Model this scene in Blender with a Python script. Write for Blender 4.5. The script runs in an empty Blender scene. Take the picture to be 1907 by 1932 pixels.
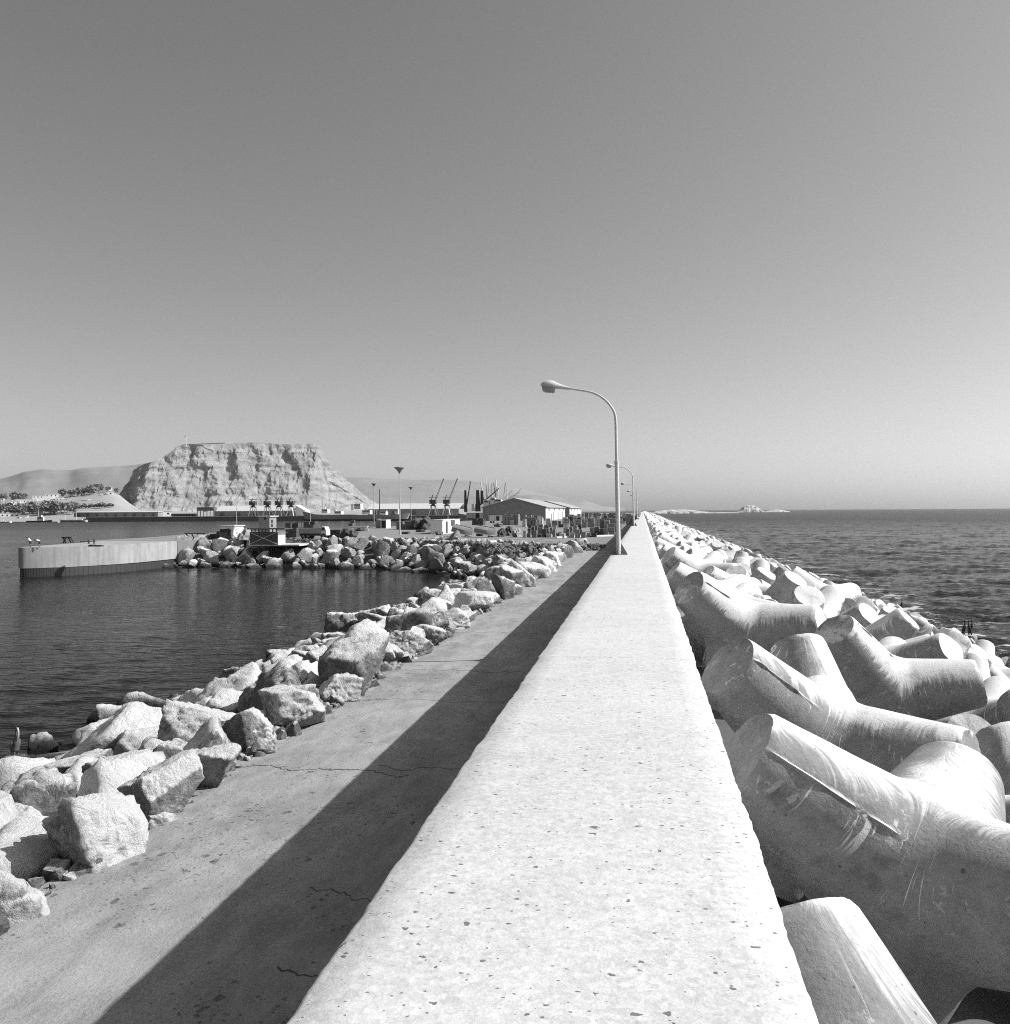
import bpy, bmesh, math, random
import numpy as np
from mathutils import Vector, Matrix, Quaternion, Euler
random.seed(7); RNG = np.random.default_rng(11)
R = math.radians
SC = bpy.context.scene
COL = SC.collection

# ------------------------------------------------------------------ camera (all pixel figures are the photo at 1907 wide)
F = 1703.0; CX, CY = 953.5, 966.0
CAM = np.array([0, 0, 9.5])
_y, _p, _r = R(8.66), 2.3 / F, R(.345)
VF = np.array([-math.sin(_y) * math.cos(_p), math.cos(_y) * math.cos(_p), -math.sin(_p)])
_r0 = np.array([math.cos(_y), math.sin(_y), 0]); _u0 = np.cross(_r0, VF)
VR = _r0 * math.cos(_r) - _u0 * math.sin(_r); VU = _u0 * math.cos(_r) + _r0 * math.sin(_r)
def ray(x, y): return VF + VR * (x - CX) / F + VU * (CY - y) / F
def hitZ(x, y, z): d = ray(x, y); return CAM + d * (z - CAM[2]) / d[2]
def hitY(x, y, Y): d = ray(x, y); return CAM + d * (Y / d[1])
S = 1907 / 4042.0
def sZ(x, y, z): return hitZ(x * S, y * S, z)
def sY(x, y, Y): return hitY(x * S, y * S, Y)
def proj(p):
    d = np.asarray(p) - CAM; z = d @ VF
    return CX + F * (d @ VR) / z, CY - F * (d @ VU) / z, z
cd = bpy.data.cameras.new('camera'); cam = bpy.data.objects.new('camera', cd); COL.objects.link(cam)
cd.sensor_fit = 'HORIZONTAL'; cd.angle = 2 * math.atan(CX / F); cd.clip_start = .1; cd.clip_end = 60000
cam.matrix_world = Matrix(((VR[0], VU[0], -VF[0], CAM[0]), (VR[1], VU[1], -VF[1], CAM[1]), (VR[2], VU[2], -VF[2], CAM[2]), (0, 0, 0, 1)))
SC.camera = cam
YARD, WATER, PATH, TOP = 4.45, 0.0, 4.5, 8.0

# ------------------------------------------------------------------ numpy noise
def _hash(i, seed):
    n = (i[..., 0] * 374761393 + i[..., 1] * 668265263 + i[..., 2] * 2147483647 + seed * 974711) & 0xffffffff
    n = ((n ^ (n >> 13)) * 1274126177) & 0xffffffff
    n = ((n ^ (n >> 16)) * 2246822519) & 0xffffffff
    return ((n ^ (n >> 15)) & 0xffff) / 65535.0
def vnoise(p, seed=0):
    p = np.asarray(p, float); i = np.floor(p).astype(np.int64); f = p - i; f = f * f * (3 - 2 * f); out = 0
    for a in (0, 1):
        for b in (0, 1):
            for c in (0, 1):
                w = (f[..., 0] if a else 1 - f[..., 0]) * (f[..., 1] if b else 1 - f[..., 1]) * (f[..., 2] if c else 1 - f[..., 2])
                out = out + w * _hash(i + np.array([a, b, c]), seed)
    return out * 2 - 1
def fbm(p, seed=0, oct=4, gain=.5):
    p = np.asarray(p, float); o = 0; a = 1
    for k in range(oct): o = o + a * vnoise(p, seed + k * 17); p = p * 2.03 + 5.1; a *= gain
    return o

# ------------------------------------------------------------------ materials
class NT:
    def __init__(s, name):
        s.m = bpy.data.materials.new(name); s.m.use_nodes = True; s.t = s.m.node_tree; s.t.nodes.clear()
        s.out = s.t.nodes.new('ShaderNodeOutputMaterial')
    def n(s, typ, inp=None, **kw):
        nd = s.t.nodes.new('ShaderNode' + typ)
        for k, v in kw.items(): setattr(nd, k, v)
        for k, v in (inp or {}).items(): s.put(nd.inputs[k], v)
        return nd
    def put(s, sock, v):
        if isinstance(v, bpy.types.NodeSocket): s.t.links.new(v, sock)
        elif sock.type == 'RGBA' and not hasattr(v, '__len__'): sock.default_value = (v, v, v, 1)
        else: sock.default_value = v
    def math(s, op, a, b=0., c=0., clamp=False):
        nd = s.n('Math', {0: a, 1: b, 2: c}, operation=op); nd.use_clamp = clamp; return nd.outputs[0]
    def pos(s, scale=(1, 1, 1)):
        g = s.n('NewGeometry').outputs['Position']
        return s.n('VectorMath', {0: g, 1: tuple(scale)}, operation='MULTIPLY').outputs[0]
    def noise(s, vec, scale, detail=4, rough=.55, dist=0.):
        return s.n('TexNoise', {'Vector': vec, 'Scale': scale, 'Detail': detail, 'Roughness': rough, 'Distortion': dist}).outputs[0]
    def step(s, v, lo, hi, a=0., b=1.):
        nd = s.n('MapRange', {0: v, 1: lo, 2: hi, 3: a, 4: b}); nd.interpolation_type = 'SMOOTHSTEP'; return nd.outputs[0]
    def mix(s, f, a, b): nd = s.n('Mix', {0: f}); s.put(nd.inputs[2], a); s.put(nd.inputs[3], b); return nd.outputs[0]
    def done(s, col, rough=.9, bump=None, strength=.6, dist=.02, **extra):
        if isinstance(col, bpy.types.NodeSocket) and col.type != 'RGBA':
            c = s.n('CombineColor', {0: col, 1: col, 2: col}).outputs[0]
        else: c = col
        b = s.n('BsdfPrincipled', {'Base Color': c, 'Roughness': rough})
        for k, v in extra.items(): s.put(b.inputs[k.replace('_', ' ')], v)
        if bump is not None:
            s.put(b.inputs['Normal'], s.n('Bump', {'Height': bump, 'Strength': strength, 'Distance': dist}).outputs[0])
        s.t.links.new(b.outputs[0], s.out.inputs[0]); return s.m

def plain(name, v, var=.25, scale=1.5, rough=.75, metallic=0., streak=0.):
    """painted or weathered surface: grey with uneven tone"""
    t = NT(name); p = t.pos()
    a = t.noise(p, scale, 5); b = t.noise(p, scale * 7, 3)
    f = t.math('MULTIPLY_ADD', a, var * 1.6 * v, v * (1 - var * .8)); f = t.math('MULTIPLY_ADD', b, var * .8 * v, t.math('SUBTRACT', f, var * .4 * v))
    if streak:
        sv = t.noise(t.pos((3, 3, .25)), scale * 2, 4)
        f = t.math('MULTIPLY', f, t.step(sv, .35, .6, 1 - streak, 1.))
    return t.done(f, rough, b, .3, .01, Metallic=metallic)

def mat_wall():
    t = NT('pale_rough_concrete'); p = t.pos()
    big = t.noise(p, .45, 4); mid = t.noise(p, 3.2, 5, .65); fine = t.noise(p, 26, 4, .7)
    f = t.math('MULTIPLY_ADD', big, .10, .46); f = t.math('MULTIPLY_ADD', mid, .16, t.math('SUBTRACT', f, .08)); f = t.math('MULTIPLY_ADD', fine, .26, t.math('SUBTRACT', f, .13)); f = t.math('MULTIPLY_ADD', t.noise(p, 90, 2, .6), .30, t.math('SUBTRACT', f, .15))
    grime = t.step(t.noise(p, 1.1, 6, .7), .58, .72); f = t.math('MULTIPLY', f, t.math('MULTIPLY_ADD', grime, -.16, 1.))
    agg = t.n('TexVoronoi', {'Vector': p, 'Scale': 34.}); ag = t.n('SeparateColor', {0: agg.outputs['Color']}).outputs[0]; f = t.math('MULTIPLY_ADD', t.math('SUBTRACT', ag, .5), .10, f)
    h = fine
    for sc, lim, st in ((13., .76, .20), (28., .70, .20), (50., .72, .20), (6.5, .94, .10)):
        wob = t.n('VectorMath', {0: t.n('TexNoise', {'Vector': p, 'Scale': sc * 2.5}).outputs[1], 1: (.5 / sc,) * 3}, operation='MULTIPLY').outputs[0]
        vv = t.n('VectorMath', {0: t.n('VectorMath', {0: p, 1: (.75, 1., 1.)}, operation='MULTIPLY').outputs[0], 1: wob}, operation='ADD').outputs[0]
        vo = t.n('TexVoronoi', {'Vector': vv, 'Scale': sc}); rnd = t.n('SeparateColor', {0: vo.outputs['Color']}).outputs[0]
        size = t.math('MULTIPLY', t.math('SUBTRACT', rnd, lim, clamp=True), .85)
        pit = t.math('LESS_THAN', vo.outputs['Distance'], size)
        f = t.math('MULTIPLY', f, t.math('MULTIPLY_ADD', pit, -.72, 1.)); h = t.math('MULTIPLY_ADD', pit, -2., h)
    jy = t.n('SeparateXYZ', {0: p}).outputs[1]; jw = t.math('MULTIPLY', t.math('SUBTRACT', t.noise(p, 2.2, 5, .7), .5), .10)
    jd = t.math('ABSOLUTE', t.math('SUBTRACT', t.math('PINGPONG', t.math('ADD', t.math('ADD', jy, jw), .3), 9.5), 9.5)); jt = t.math('MULTIPLY', t.math('LESS_THAN', jd, .012), t.math('GREATER_THAN', t.noise(p, 4.), .47)); f = t.math('MULTIPLY', f, t.math('MULTIPLY_ADD', jt, -.35, 1.))
    return t.done(f, .95, h, .4, .008)

def mat_path():
    t = NT('worn_grey_concrete'); p = t.pos()
    big = t.noise(p, .28, 5, .6); mid = t.noise(t.pos((1, .6, 1)), 2.2, 6, .7); fine = t.noise(p, 22, 4, .75)
    f = t.math('MULTIPLY_ADD', big, .19, .195); f = t.math('MULTIPLY_ADD', mid, .22, t.math('SUBTRACT', f, .11)); f = t.math('MULTIPLY_ADD', fine, .24, t.math('SUBTRACT', f, .12)); f = t.math('MULTIPLY_ADD', t.noise(p, 70, 2, .6), .26, t.math('SUBTRACT', f, .13)); f = t.math('MULTIPLY', f, t.step(t.noise(t.pos((1.6, .5, 1)), .8, 6, .75), .40, .62, 1.06, .80))
    sp = t.n('SeparateXYZ', {0: p}); h = t.math('ADD', fine, mid)
    wx = t.math('MULTIPLY', t.math('SUBTRACT', t.noise(t.n('VectorMath', {0: p, 1: (1, .15, 0)}, operation='MULTIPLY').outputs[0], .9, 4, .62), .5), 1.5)
    yy = t.math('ADD', sp.outputs[1], wx)
    for Y0, w, x0, x1 in ((16.7, .055, -7.8, -4.4), (17.1, .04, -5.2, -1), (23.2, .035, -8, -1), (27.7, .05, -8, -3.6), (36.5, .05, -8, -1), (48.3, .06, -8, -1), (61., .06, -8, -1), (79., .08, -8, -1), (11.3, .03, -4.4, -1), (9.4, .035, -4, -1)):
        a = t.math('LESS_THAN', t.math('ABSOLUTE', t.math('SUBTRACT', yy, Y0)), t.math('MULTIPLY', t.noise(p, 3.), w * 1.1))
        b = t.math('MULTIPLY', t.math('GREATER_THAN', sp.outputs[0], x0), t.math('LESS_THAN', sp.outputs[0], x1))
        c = t.math('MULTIPLY', a, b); f = t.math('MULTIPLY', f, t.math('MULTIPLY_ADD', c, -.75, 1.)); h = t.math('MULTIPLY_ADD', c, -3., h)
    for sc, lim in ((4.5, .68), (11., .66), (24., .62), (1.6, .92)):
        wob = t.n('VectorMath', {0: t.n('TexNoise', {'Vector': p, 'Scale': sc * 2.}).outputs[1], 1: (.8 / sc,) * 3}, operation='MULTIPLY').outputs[0]
        vo = t.n('TexVoronoi', {'Vector': t.n('VectorMath', {0: p, 1: wob}, operation='ADD').outputs[0], 'Scale': sc})
        rnd = t.n('SeparateColor', {0: vo.outputs['Color']}).outputs[0]
        near = t.step(t.noise(p, .5, 3), .42, .62, .35, 1.)
        pit = t.math('LESS_THAN', vo.outputs['Distance'], t.math('MULTIPLY', t.math('MULTIPLY', t.math('SUBTRACT', rnd, lim, clamp=True), 1.25), near))
        f = t.math('MULTIPLY', f, t.math('MULTIPLY_ADD', pit, -.5, 1.)); h = t.math('MULTIPLY_ADD', pit, -1.6, h)
    return t.done(f, .95, h, .7, .02)

def mat_tetra():
    t = NT('guano_streaked_concrete'); p = t.pos(); g = t.n('NewGeometry')
    nz = t.n('SeparateXYZ', {0: g.outputs['Normal']}).outputs[2]; z = t.n('SeparateXYZ', {0: p}).outputs[2]
    oi = t.n('ObjectInfo'); rel = t.n('VectorMath', {0: p, 1: oi.outputs['Location']}, operation='SUBTRACT').outputs[0]
    hd = t.n('VectorMath', {0: t.n('VectorMath', {0: g.outputs['Normal'], 1: (0, 0, 1)}, operation='CROSS_PRODUCT').outputs[0]}, operation='NORMALIZE').outputs[0]
    u_ = t.n('VectorMath', {0: rel, 1: hd}, operation='DOT_PRODUCT').outputs['Value']
    fl = t.n('CombineXYZ', {0: u_, 1: t.math('MULTIPLY', t.n('SeparateXYZ', {0: rel}).outputs[2], .06), 2: t.math('MULTIPLY', oi.outputs['Random'], 9.)}).outputs[0]
    s1 = t.noise(fl, 11., 5, .75); s2 = t.noise(fl, 34., 3, .6)
    big = t.noise(p, .8, 4); fine = t.noise(p, 30, 4, .7); mid = t.noise(p, 5, 5, .7)
    conc = t.math('MULTIPLY_ADD', mid, .20, .15); conc = t.math('MULTIPLY_ADD', fine, .12, t.math('SUBTRACT', conc, .06))
    stain = t.step(t.noise(p, 1.6, 6, .72), .54, .64); conc = t.math('MULTIPLY', conc, t.math('MULTIPLY_ADD', stain, -.28, 1.))
    # streaks run down from the whitened tops and thin out on the undersides
    nx = t.n('SeparateXYZ', {0: g.outputs['Normal']}).outputs[0]
    flat = t.math('MULTIPLY_ADD', t.math('MAXIMUM', nz, 0.), -.62, 1.)
    e = t.math('MULTIPLY_ADD', big, 1.0, t.math('MULTIPLY', t.math('MULTIPLY_ADD', s1, 1.35, t.math('MULTIPLY', s2, .45)), flat))
    e = t.math('ADD', e, t.math('MULTIPLY_ADD', nz, 1.45, t.math('MULTIPLY', nx, .42)))
    yy = t.n('SeparateXYZ', {0: p}).outputs[1]; e = t.math('ADD', e, t.step(yy, 4., 24., -.55, .05))
    w = t.step(e, 1.62, 1.86)
    thin = t.math('MULTIPLY', t.step(s1, .63, .67), t.step(nz, .0, .3)); w = t.math('MAXIMUM', w, t.math('MULTIPLY', thin, .8))
    guano = t.math('MULTIPLY_ADD', mid, .26, .50); guano = t.math('MULTIPLY_ADD', fine, .26, t.math('SUBTRACT', guano, .13))
    drip = t.math('MULTIPLY', t.step(t.noise(fl, 17., 3, .6), .615, .64), t.math('MULTIPLY', t.step(t.noise(p, 1.1, 3), .46, .54), t.step(nz, .85, .5)))
    w = t.math('MAXIMUM', w, t.math('MULTIPLY', drip, t.step(nz, -.12, .15)))
    col = t.mix(w, conc, guano)
    spl = t.math('MULTIPLY', t.step(t.noise(p, 7., 5, .7), .60, .65), t.step(t.noise(p, .9, 3), .42, .6, .0, .75)); col = t.mix(spl, col, t.math('MULTIPLY_ADD', fine, .2, .42))
    drk = t.step(t.noise(p, 2.6, 6, .75), .57, .66); col = t.math('MULTIPLY', col, t.math('MULTIPLY_ADD', drk, -.22, 1.))
    speck = t.n('TexVoronoi', {'Vector': p, 'Scale': 7.}); rs = t.n('SeparateColor', {0: speck.outputs['Color']}).outputs[0]
    sp = t.math('LESS_THAN', speck.outputs['Distance'], t.math('MULTIPLY', t.math('SUBTRACT', rs, .8, clamp=True), .9))
    col = t.math('MULTIPLY', col, t.math('MULTIPLY_ADD', sp, -.5, 1.))
    for sc_, lm_ in ((19., .80), (38., .78)):
        av = t.n('TexVoronoi', {'Vector': p, 'Scale': sc_}); ar = t.n('SeparateColor', {0: av.outputs['Color']}).outputs[0]
        ah = t.math('LESS_THAN', av.outputs['Distance'], t.math('MULTIPLY', t.math('SUBTRACT', ar, lm_, clamp=True), 1.0)); col = t.math('MULTIPLY', col, t.math('MULTIPLY_ADD', ah, -.5, 1.))
    wet = t.step(t.math('MULTIPLY_ADD', t.noise(p, 1.2, 4), 1.3, z), 1.6, 2.5)
    col = t.mix(wet, .028, col)
    return t.done(col, .92, t.math('ADD', fine, t.math('MULTIPLY', mid, 1.5)), .45, .018)

def mat_rock():
    t = NT('quarried_rock'); p = t.pos(); g = t.n('NewGeometry'); oi = t.n('ObjectInfo').outputs['Random']
    nz = t.n('SeparateXYZ', {0: g.outputs['Normal']}).outputs[2]; z = t.n('SeparateXYZ', {0: p}).outputs[2]; y = t.n('SeparateXYZ', {0: p}).outputs[1]
    fine = t.noise(p, 16, 6, .75); mid = t.noise(p, 2.6, 7, .72, .6); big = t.noise(p, .7, 4)
    f = t.math('MULTIPLY_ADD', mid, .68, -.10); f = t.math('MULTIPLY_ADD', fine, .28, t.math('SUBTRACT', f, .14)); f = t.math('MAXIMUM', t.math('MULTIPLY_ADD', t.math('SUBTRACT', oi, .45), .20, f), .035)
    f = t.math('MULTIPLY', f, t.step(y, 100, 124, 1., .9))  # far-bank boulders darkened in their colour, standing in for shaded faces
    ck = t.noise(t.pos((1, 1, 1.8)), 5., 8, .8); vein = t.step(t.math('ABSOLUTE', t.math('SUBTRACT', mid, .5)), .0, .03); f = t.math('MULTIPLY', f, t.math('MULTIPLY_ADD', vein, .35, .65))
    s1 = t.noise(t.n('VectorMath', {0: p, 1: (7, 7, .9)}, operation='MULTIPLY').outputs[0], 1., 5, .75)
    nearw = t.step(y, 60, 120, 0., -.55)
    e = t.math('ADD', t.math('MULTIPLY_ADD', s1, 1.3, t.math('MULTIPLY', nz, .75)), t.math('MULTIPLY_ADD', big, 1.0, t.math('MULTIPLY', oi, .75)))
    w = t.step(t.math('ADD', e, nearw), 1.62, 2.05)
    col = t.mix(w, f, t.math('MULTIPLY_ADD', fine, .2, .58))
    wet = t.step(t.math('MULTIPLY_ADD', t.noise(p, 1.2, 4), 1.0, z), .7, 1.5)
    col = t.mix(wet, .02, col)
    return t.done(col, .93, t.math('ADD', t.math('MULTIPLY', fine, .45), t.math('MULTIPLY_ADD', mid, 2.1, t.math('MULTIPLY', ck, .7))), 1., .09)

def mat_ground(name, v, scale=.3):
    t = NT(name); p = t.pos(); a = t.noise(p, scale, 6, .65); b = t.noise(p, scale * 14, 4, .7)
    f = t.math('MULTIPLY_ADD', a, v * .8, v * .45); f = t.math('MULTIPLY_ADD', b, v * .5, t.math('SUBTRACT', f, v * .1))
    return t.done(f, .95, b, .5, .03)

def mat_water():
    t = NT('sea_water'); p = t.pos(); sp = t.n('SeparateXYZ', {0: p})
    sea = t.step(sp.outputs[0], -2., 2.)
    cd_ = t.n('CameraData').outputs['View Distance'] if False else None
    rp = t.n('Mapping', {'Vector': p, 'Rotation': (0, 0, R(-14)), 'Scale': (.55, 1.25, 1)}).outputs[0]
    n1 = t.noise(rp, .95, 3, .5, .4); n2 = t.noise(rp, .22, 3, .5, .6); n3 = t.noise(rp, 3.1, 2, .5)
    patch = t.noise(t.n('VectorMath', {0: p, 1: (.25, 1, 1)}, operation='MULTIPLY').outputs[0], .016, 3)
    calm = t.step(patch, .35, .65, .55, 1.1)
    lee = t.math('MAXIMUM', t.step(t.math('SUBTRACT', sp.outputs[1], t.math('MULTIPLY', sp.outputs[0], .12)), 104, 124, 1., .16), t.step(t.math('ADD', sp.outputs[1], t.math('MULTIPLY', sp.outputs[0], 1.1)), 60, 40))
    out = t.step(sp.outputs[1], 160, 230)
    lee = t.math('MAXIMUM', t.math('MAXIMUM', lee, out), sea)
    h = t.math('ADD', t.math('MULTIPLY', n1, .20), t.math('ADD', t.math('MULTIPLY', n3, .07), t.math('MULTIPLY', n2, t.math('MULTIPLY_ADD', sea, .2, .1))))
    h = t.math('MULTIPLY', h, t.math('MULTIPLY', calm, lee))
    foam = t.math('MULTIPLY', t.step(sp.outputs[0], 17., 22.), t.step(sp.outputs[0], 34., 23.))
    fm = t.math('MULTIPLY', foam, t.step(t.noise(t.n('VectorMath', {0: p, 1: (.5, 1, 1)}, operation='MULTIPLY').outputs[0], .55, 7, .75), .54, .61))
    caps = t.math('MULTIPLY', sea, t.step(t.noise(t.n('VectorMath', {0: p, 1: (.22, .9, 1)}, operation='MULTIPLY').outputs[0], .35, 8, .8), .735, .77))
    fm = t.math('MAXIMUM', fm, caps)
    col = t.mix(fm, .012, .6)
    far = t.n('VectorMath', {0: p}, operation='LENGTH').outputs['Value']
    return t.done(col, t.math('MULTIPLY_ADD', fm, .4, t.step(far, 80., 900., .09, .27)), h, 1., 1., IOR=1.12, Specular_IOR_Level=.25)

def mat_cliff():
    t = NT('desert_cliff_rock'); p = t.pos((1, 1, 2.2)); g = t.n('NewGeometry')
    a = t.noise(p, .012, 8, .7, .8); b = t.noise(t.pos((1, 1, .35)), .06, 7, .75); c = t.noise(t.pos((.3, .3, 1.6)), .03, 6, .7)
    nz = t.n('SeparateXYZ', {0: g.outputs['Normal']}).outputs[2]
    f = t.math('MULTIPLY_ADD', a, .22, .12); f = t.math('MULTIPLY_ADD', b, .26, t.math('SUBTRACT', f, .08)); f = t.math('MULTIPLY_ADD', c, .12, t.math('SUBTRACT', f, .04))
    ly = t.step(t.noise(t.pos((.12, .12, 1.)), .11, 4, .6), .45, .6, .88, 1.08); f = t.math('MULTIPLY', f, ly)
    dk = t.step(t.noise(t.pos((1, 1, .5)), .035, 6, .7), .58, .66); f = t.math('MULTIPLY', f, t.math('MULTIPLY_ADD', dk, -.45, 1.))
    return t.done(f, .95, t.math('ADD', a, b), .8, 9.)

M = {}
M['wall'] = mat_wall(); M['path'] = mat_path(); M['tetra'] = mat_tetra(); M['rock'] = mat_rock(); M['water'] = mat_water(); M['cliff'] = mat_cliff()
M['yard'] = mat_ground('dusty_yard_ground', .20); M['rubble'] = mat_ground('dark_rubble', .10, 1.2); M['land'] = mat_ground('dry_land', .30, .02); M['hill'] = mat_ground('bare_hill', .21, .002)
M['concrete'] = plain('pale_concrete', .52, .25, .25, .9, streak=.15); M['quaywall'] = plain('stained_quay_concrete', .33, .4, .25, .9, streak=.2); M['pile'] = plain('wet_sheet_piling', .035, .4, .8, .6)
M['white'] = plain('white_paint', .74, .12, .5, streak=.1); M['offwhite'] = plain('weathered_white_paint', .58, .2, .8, streak=.2)
M['roof'] = plain('pale_metal_roof', .36, .12, .05, .6); M['grey'] = plain('grey_paint', .26, .2, .6, streak=.15); M['dgrey'] = plain('dark_grey_boards', .10, .35, .7, streak=.2); M['brown'] = plain('dark_timber', .06, .4, 1.)
M['black'] = plain('black_opening', .012, .2, 1.); M['galv'] = plain('galvanised_steel', .58, .15, 2.5, .6); M['steel'] = plain('painted_steel', .22, .2, .5); M['dsteel'] = plain('dark_steel', .045, .3, .5)
M['glass'] = plain('lamp_glass', .34, .1, 4., .15); M['pane'] = plain('dark_window_glass', .02, .2, 1., .1); M['hull'] = plain('grey_hull_paint', .36, .2, .08, streak=.12); M['boot'] = plain('dark_hull_bottom', .025, .3, .1)
M['crate'] = [plain('boarded_cargo_%s' % k, v, .45, .9, streak=.25) for k, v in (('dark', .07), ('brown', .15), ('grey', .25), ('pale', .46))]
M['net'] = plain('dark_netting', .045, .7, 2.2); M['leaf'] = plain('dusty_foliage', .2, .5, .2); M['trunk'] = plain('pale_trunk', .25, .3, .5)
M['skin'] = plain('skin', .16, .1, 3.); M['shirt'] = plain('white_cotton', .78, .05, 3.); M['cloth'] = plain('dark_cotton', .05, .2, 3.); M['hair'] = plain('black_hair', .015, .2, 3.)
M['feather'] = plain('grey_brown_feathers', .10, .6, 14.); M['bill'] = plain('pale_bill', .38, .2, 8.); M['bird'] = plain('black_feathers', .018, .3, 9.); M['wood'] = plain('bleached_timber', .42, .3, 2.)

# ------------------------------------------------------------------ mesh helpers
def link(name, me, m, parent=None, smooth=False, ang=None):
    o = bpy.data.objects.new(name, me); COL.objects.link(o)
    if m is not None and not me.materials: me.materials.append(m)
    if smooth:
        me.polygons.foreach_set('use_smooth', [True] * len(me.polygons))
        if ang: me.set_sharp_from_angle(angle=R(ang))
    if parent is not None: o.parent = parent
    return o
def tag(o, label=None, cat=None, group=None, kind=None):
    for k, v in (('label', label), ('category', cat), ('group', group), ('kind', kind)):
        if v: o[k] = v
    return o
def thing(name, label, cat, loc=(0, 0, 0), rz=0., group=None):
    o = bpy.data.objects.new(name, None); COL.objects.link(o); o.location = loc; o.rotation_euler = (0, 0, rz); o.empty_display_size = .2
    return tag(o, label, cat, group)
def dup(src, loc=None, rz=None, label=None, group=None):
    c = src.copy(); COL.objects.link(c)
    if loc is not None: c.location = loc
    if rz is not None: c.rotation_euler[2] = rz
    if label: c['label'] = label
    if group: c['group'] = group
    def rec(s, d):
        for ch in list(s.children):
            k = ch.copy(); COL.objects.link(k); k.parent = d; rec(ch, k)
    rec(src, c); return c
class MB:
    def __init__(s): s.v = []; s.f = []
    def add(s, vs, fs):
        n = len(s.v); s.v += [tuple(v) for v in vs]; s.f += [tuple(i + n for i in f) for f in fs]; return s
    def box(s, x0, x1, y0, y1, z0, z1):
        return s.add([(x, y, z) for z in (z0, z1) for y in (y0, y1) for x in (x0, x1)], [(0, 2, 3, 1), (4, 5, 7, 6), (0, 1, 5, 4), (2, 6, 7, 3), (0, 4, 6, 2), (1, 3, 7, 5)])
    def obox(s, c, size, rz=0., rx=0.):
        q = Euler((rx, 0, rz)).to_matrix(); hx, hy, hz = [k / 2 for k in size]
        return s.add([Vector(c) + q @ Vector((x, y, z)) for z in (-hz, hz) for y in (-hy, hy) for x in (-hx, hx)], [(0, 2, 3, 1), (4, 5, 7, 6), (0, 1, 5, 4), (2, 6, 7, 3), (0, 4, 6, 2), (1, 3, 7, 5)])
    def beam(s, a, b, w, h=None):
        a, b = Vector(a), Vector(b); d = (b - a); L = d.length; q = d.to_track_quat('Z', 'Y').to_matrix(); h = h or w
        return s.add([a + q @ Vector((x * w / 2, y * h / 2, z * L)) for z in (0, 1) for y in (-1, 1) for x in (-1, 1)], [(0, 2, 3, 1), (4, 5, 7, 6), (0, 1, 5, 4), (2, 6, 7, 3), (0, 4, 6, 2), (1, 3, 7, 5)])
    def tube(s, pts, rad, n=10, cap=True):
        pts = [Vector(p) for p in pts]; rad = rad if hasattr(rad, '__len__') else [rad] * len(pts); up = Vector((.31, .17, .93)); vs = []
        for i, p in enumerate(pts):
            t = (pts[min(i + 1, len(pts) - 1)] - pts[max(i - 1, 0)]).normalized()
            a = t.cross(up); a = a.normalized() if a.length > 1e-4 else t.orthogonal().normalized(); b = t.cross(a)
            vs += [p + (a * math.cos(2 * math.pi * k / n) + b * math.sin(2 * math.pi * k / n)) * rad[i] for k in range(n)]
        fs = [(i * n + k, i * n + (k + 1) % n, (i + 1) * n + (k + 1) % n, (i + 1) * n + k) for i in range(len(pts) - 1) for k in range(n)]
        if cap: fs += [tuple(range(n - 1, -1, -1)), tuple(range((len(pts) - 1) * n, len(pts) * n))]
        return s.add(vs, fs)
    def prism(s, poly, z0, z1):
        n = len(poly); vs = [(x, y, z0) for x, y in poly] + [(x, y, z1) for x, y in poly]
        return s.add(vs, [tuple(range(n - 1, -1, -1)), tuple(range(n, 2 * n))] + [(i, (i + 1) % n, n + (i + 1) % n, n + i) for i in range(n)])
    def xprism(s, prof, x0, x1):          # profile in (y, z), extruded along x
        n = len(prof); vs = [(x0, y, z) for y, z in prof] + [(x1, y, z) for y, z in prof]
        return s.add(vs, [tuple(range(n)), tuple(range(2 * n - 1, n - 1, -1))] + [(i, n + i, n + (i + 1) % n, (i + 1) % n) for i in range(n)])
    def yprism(s, prof, y0, y1):          # profile in (x, z), extruded along y
        n = len(prof); vs = [(x, y0, z) for x, z in prof] + [(x, y1, z) for x, z in prof]
        return s.add(vs, [tuple(range(n)), tuple(range(2 * n - 1, n - 1, -1))] + [(i, n + i, n + (i + 1) % n, (i + 1) % n) for i in range(n)])
    def grid(s, A):
        h, w = A.shape[:2]
        return s.add(A.reshape(-1, 3).tolist(), [(i * w + j, i * w + j + 1, (i + 1) * w + j + 1, (i + 1) * w + j) for i in range(h - 1) for j in range(w - 1)])
    def build(s, name, m, parent=None, smooth=False, ang=None, fix=True):
        me = bpy.data.meshes.new(name); me.from_pydata(s.v, [], s.f); me.update()
        if fix:
            b = bmesh.new(); b.from_mesh(me); bmesh.ops.recalc_face_normals(b, faces=b.faces); b.to_mesh(me); b.free()
        return link(name, me, m, parent, smooth, ang)
def one(name, mb, m, label, cat, group=None, **kw): return tag(mb.build(name, m, **kw), label, cat, group)
def struct(name, mb, m, **kw): return tag(mb.build(name, m, **kw), kind='structure')

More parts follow.
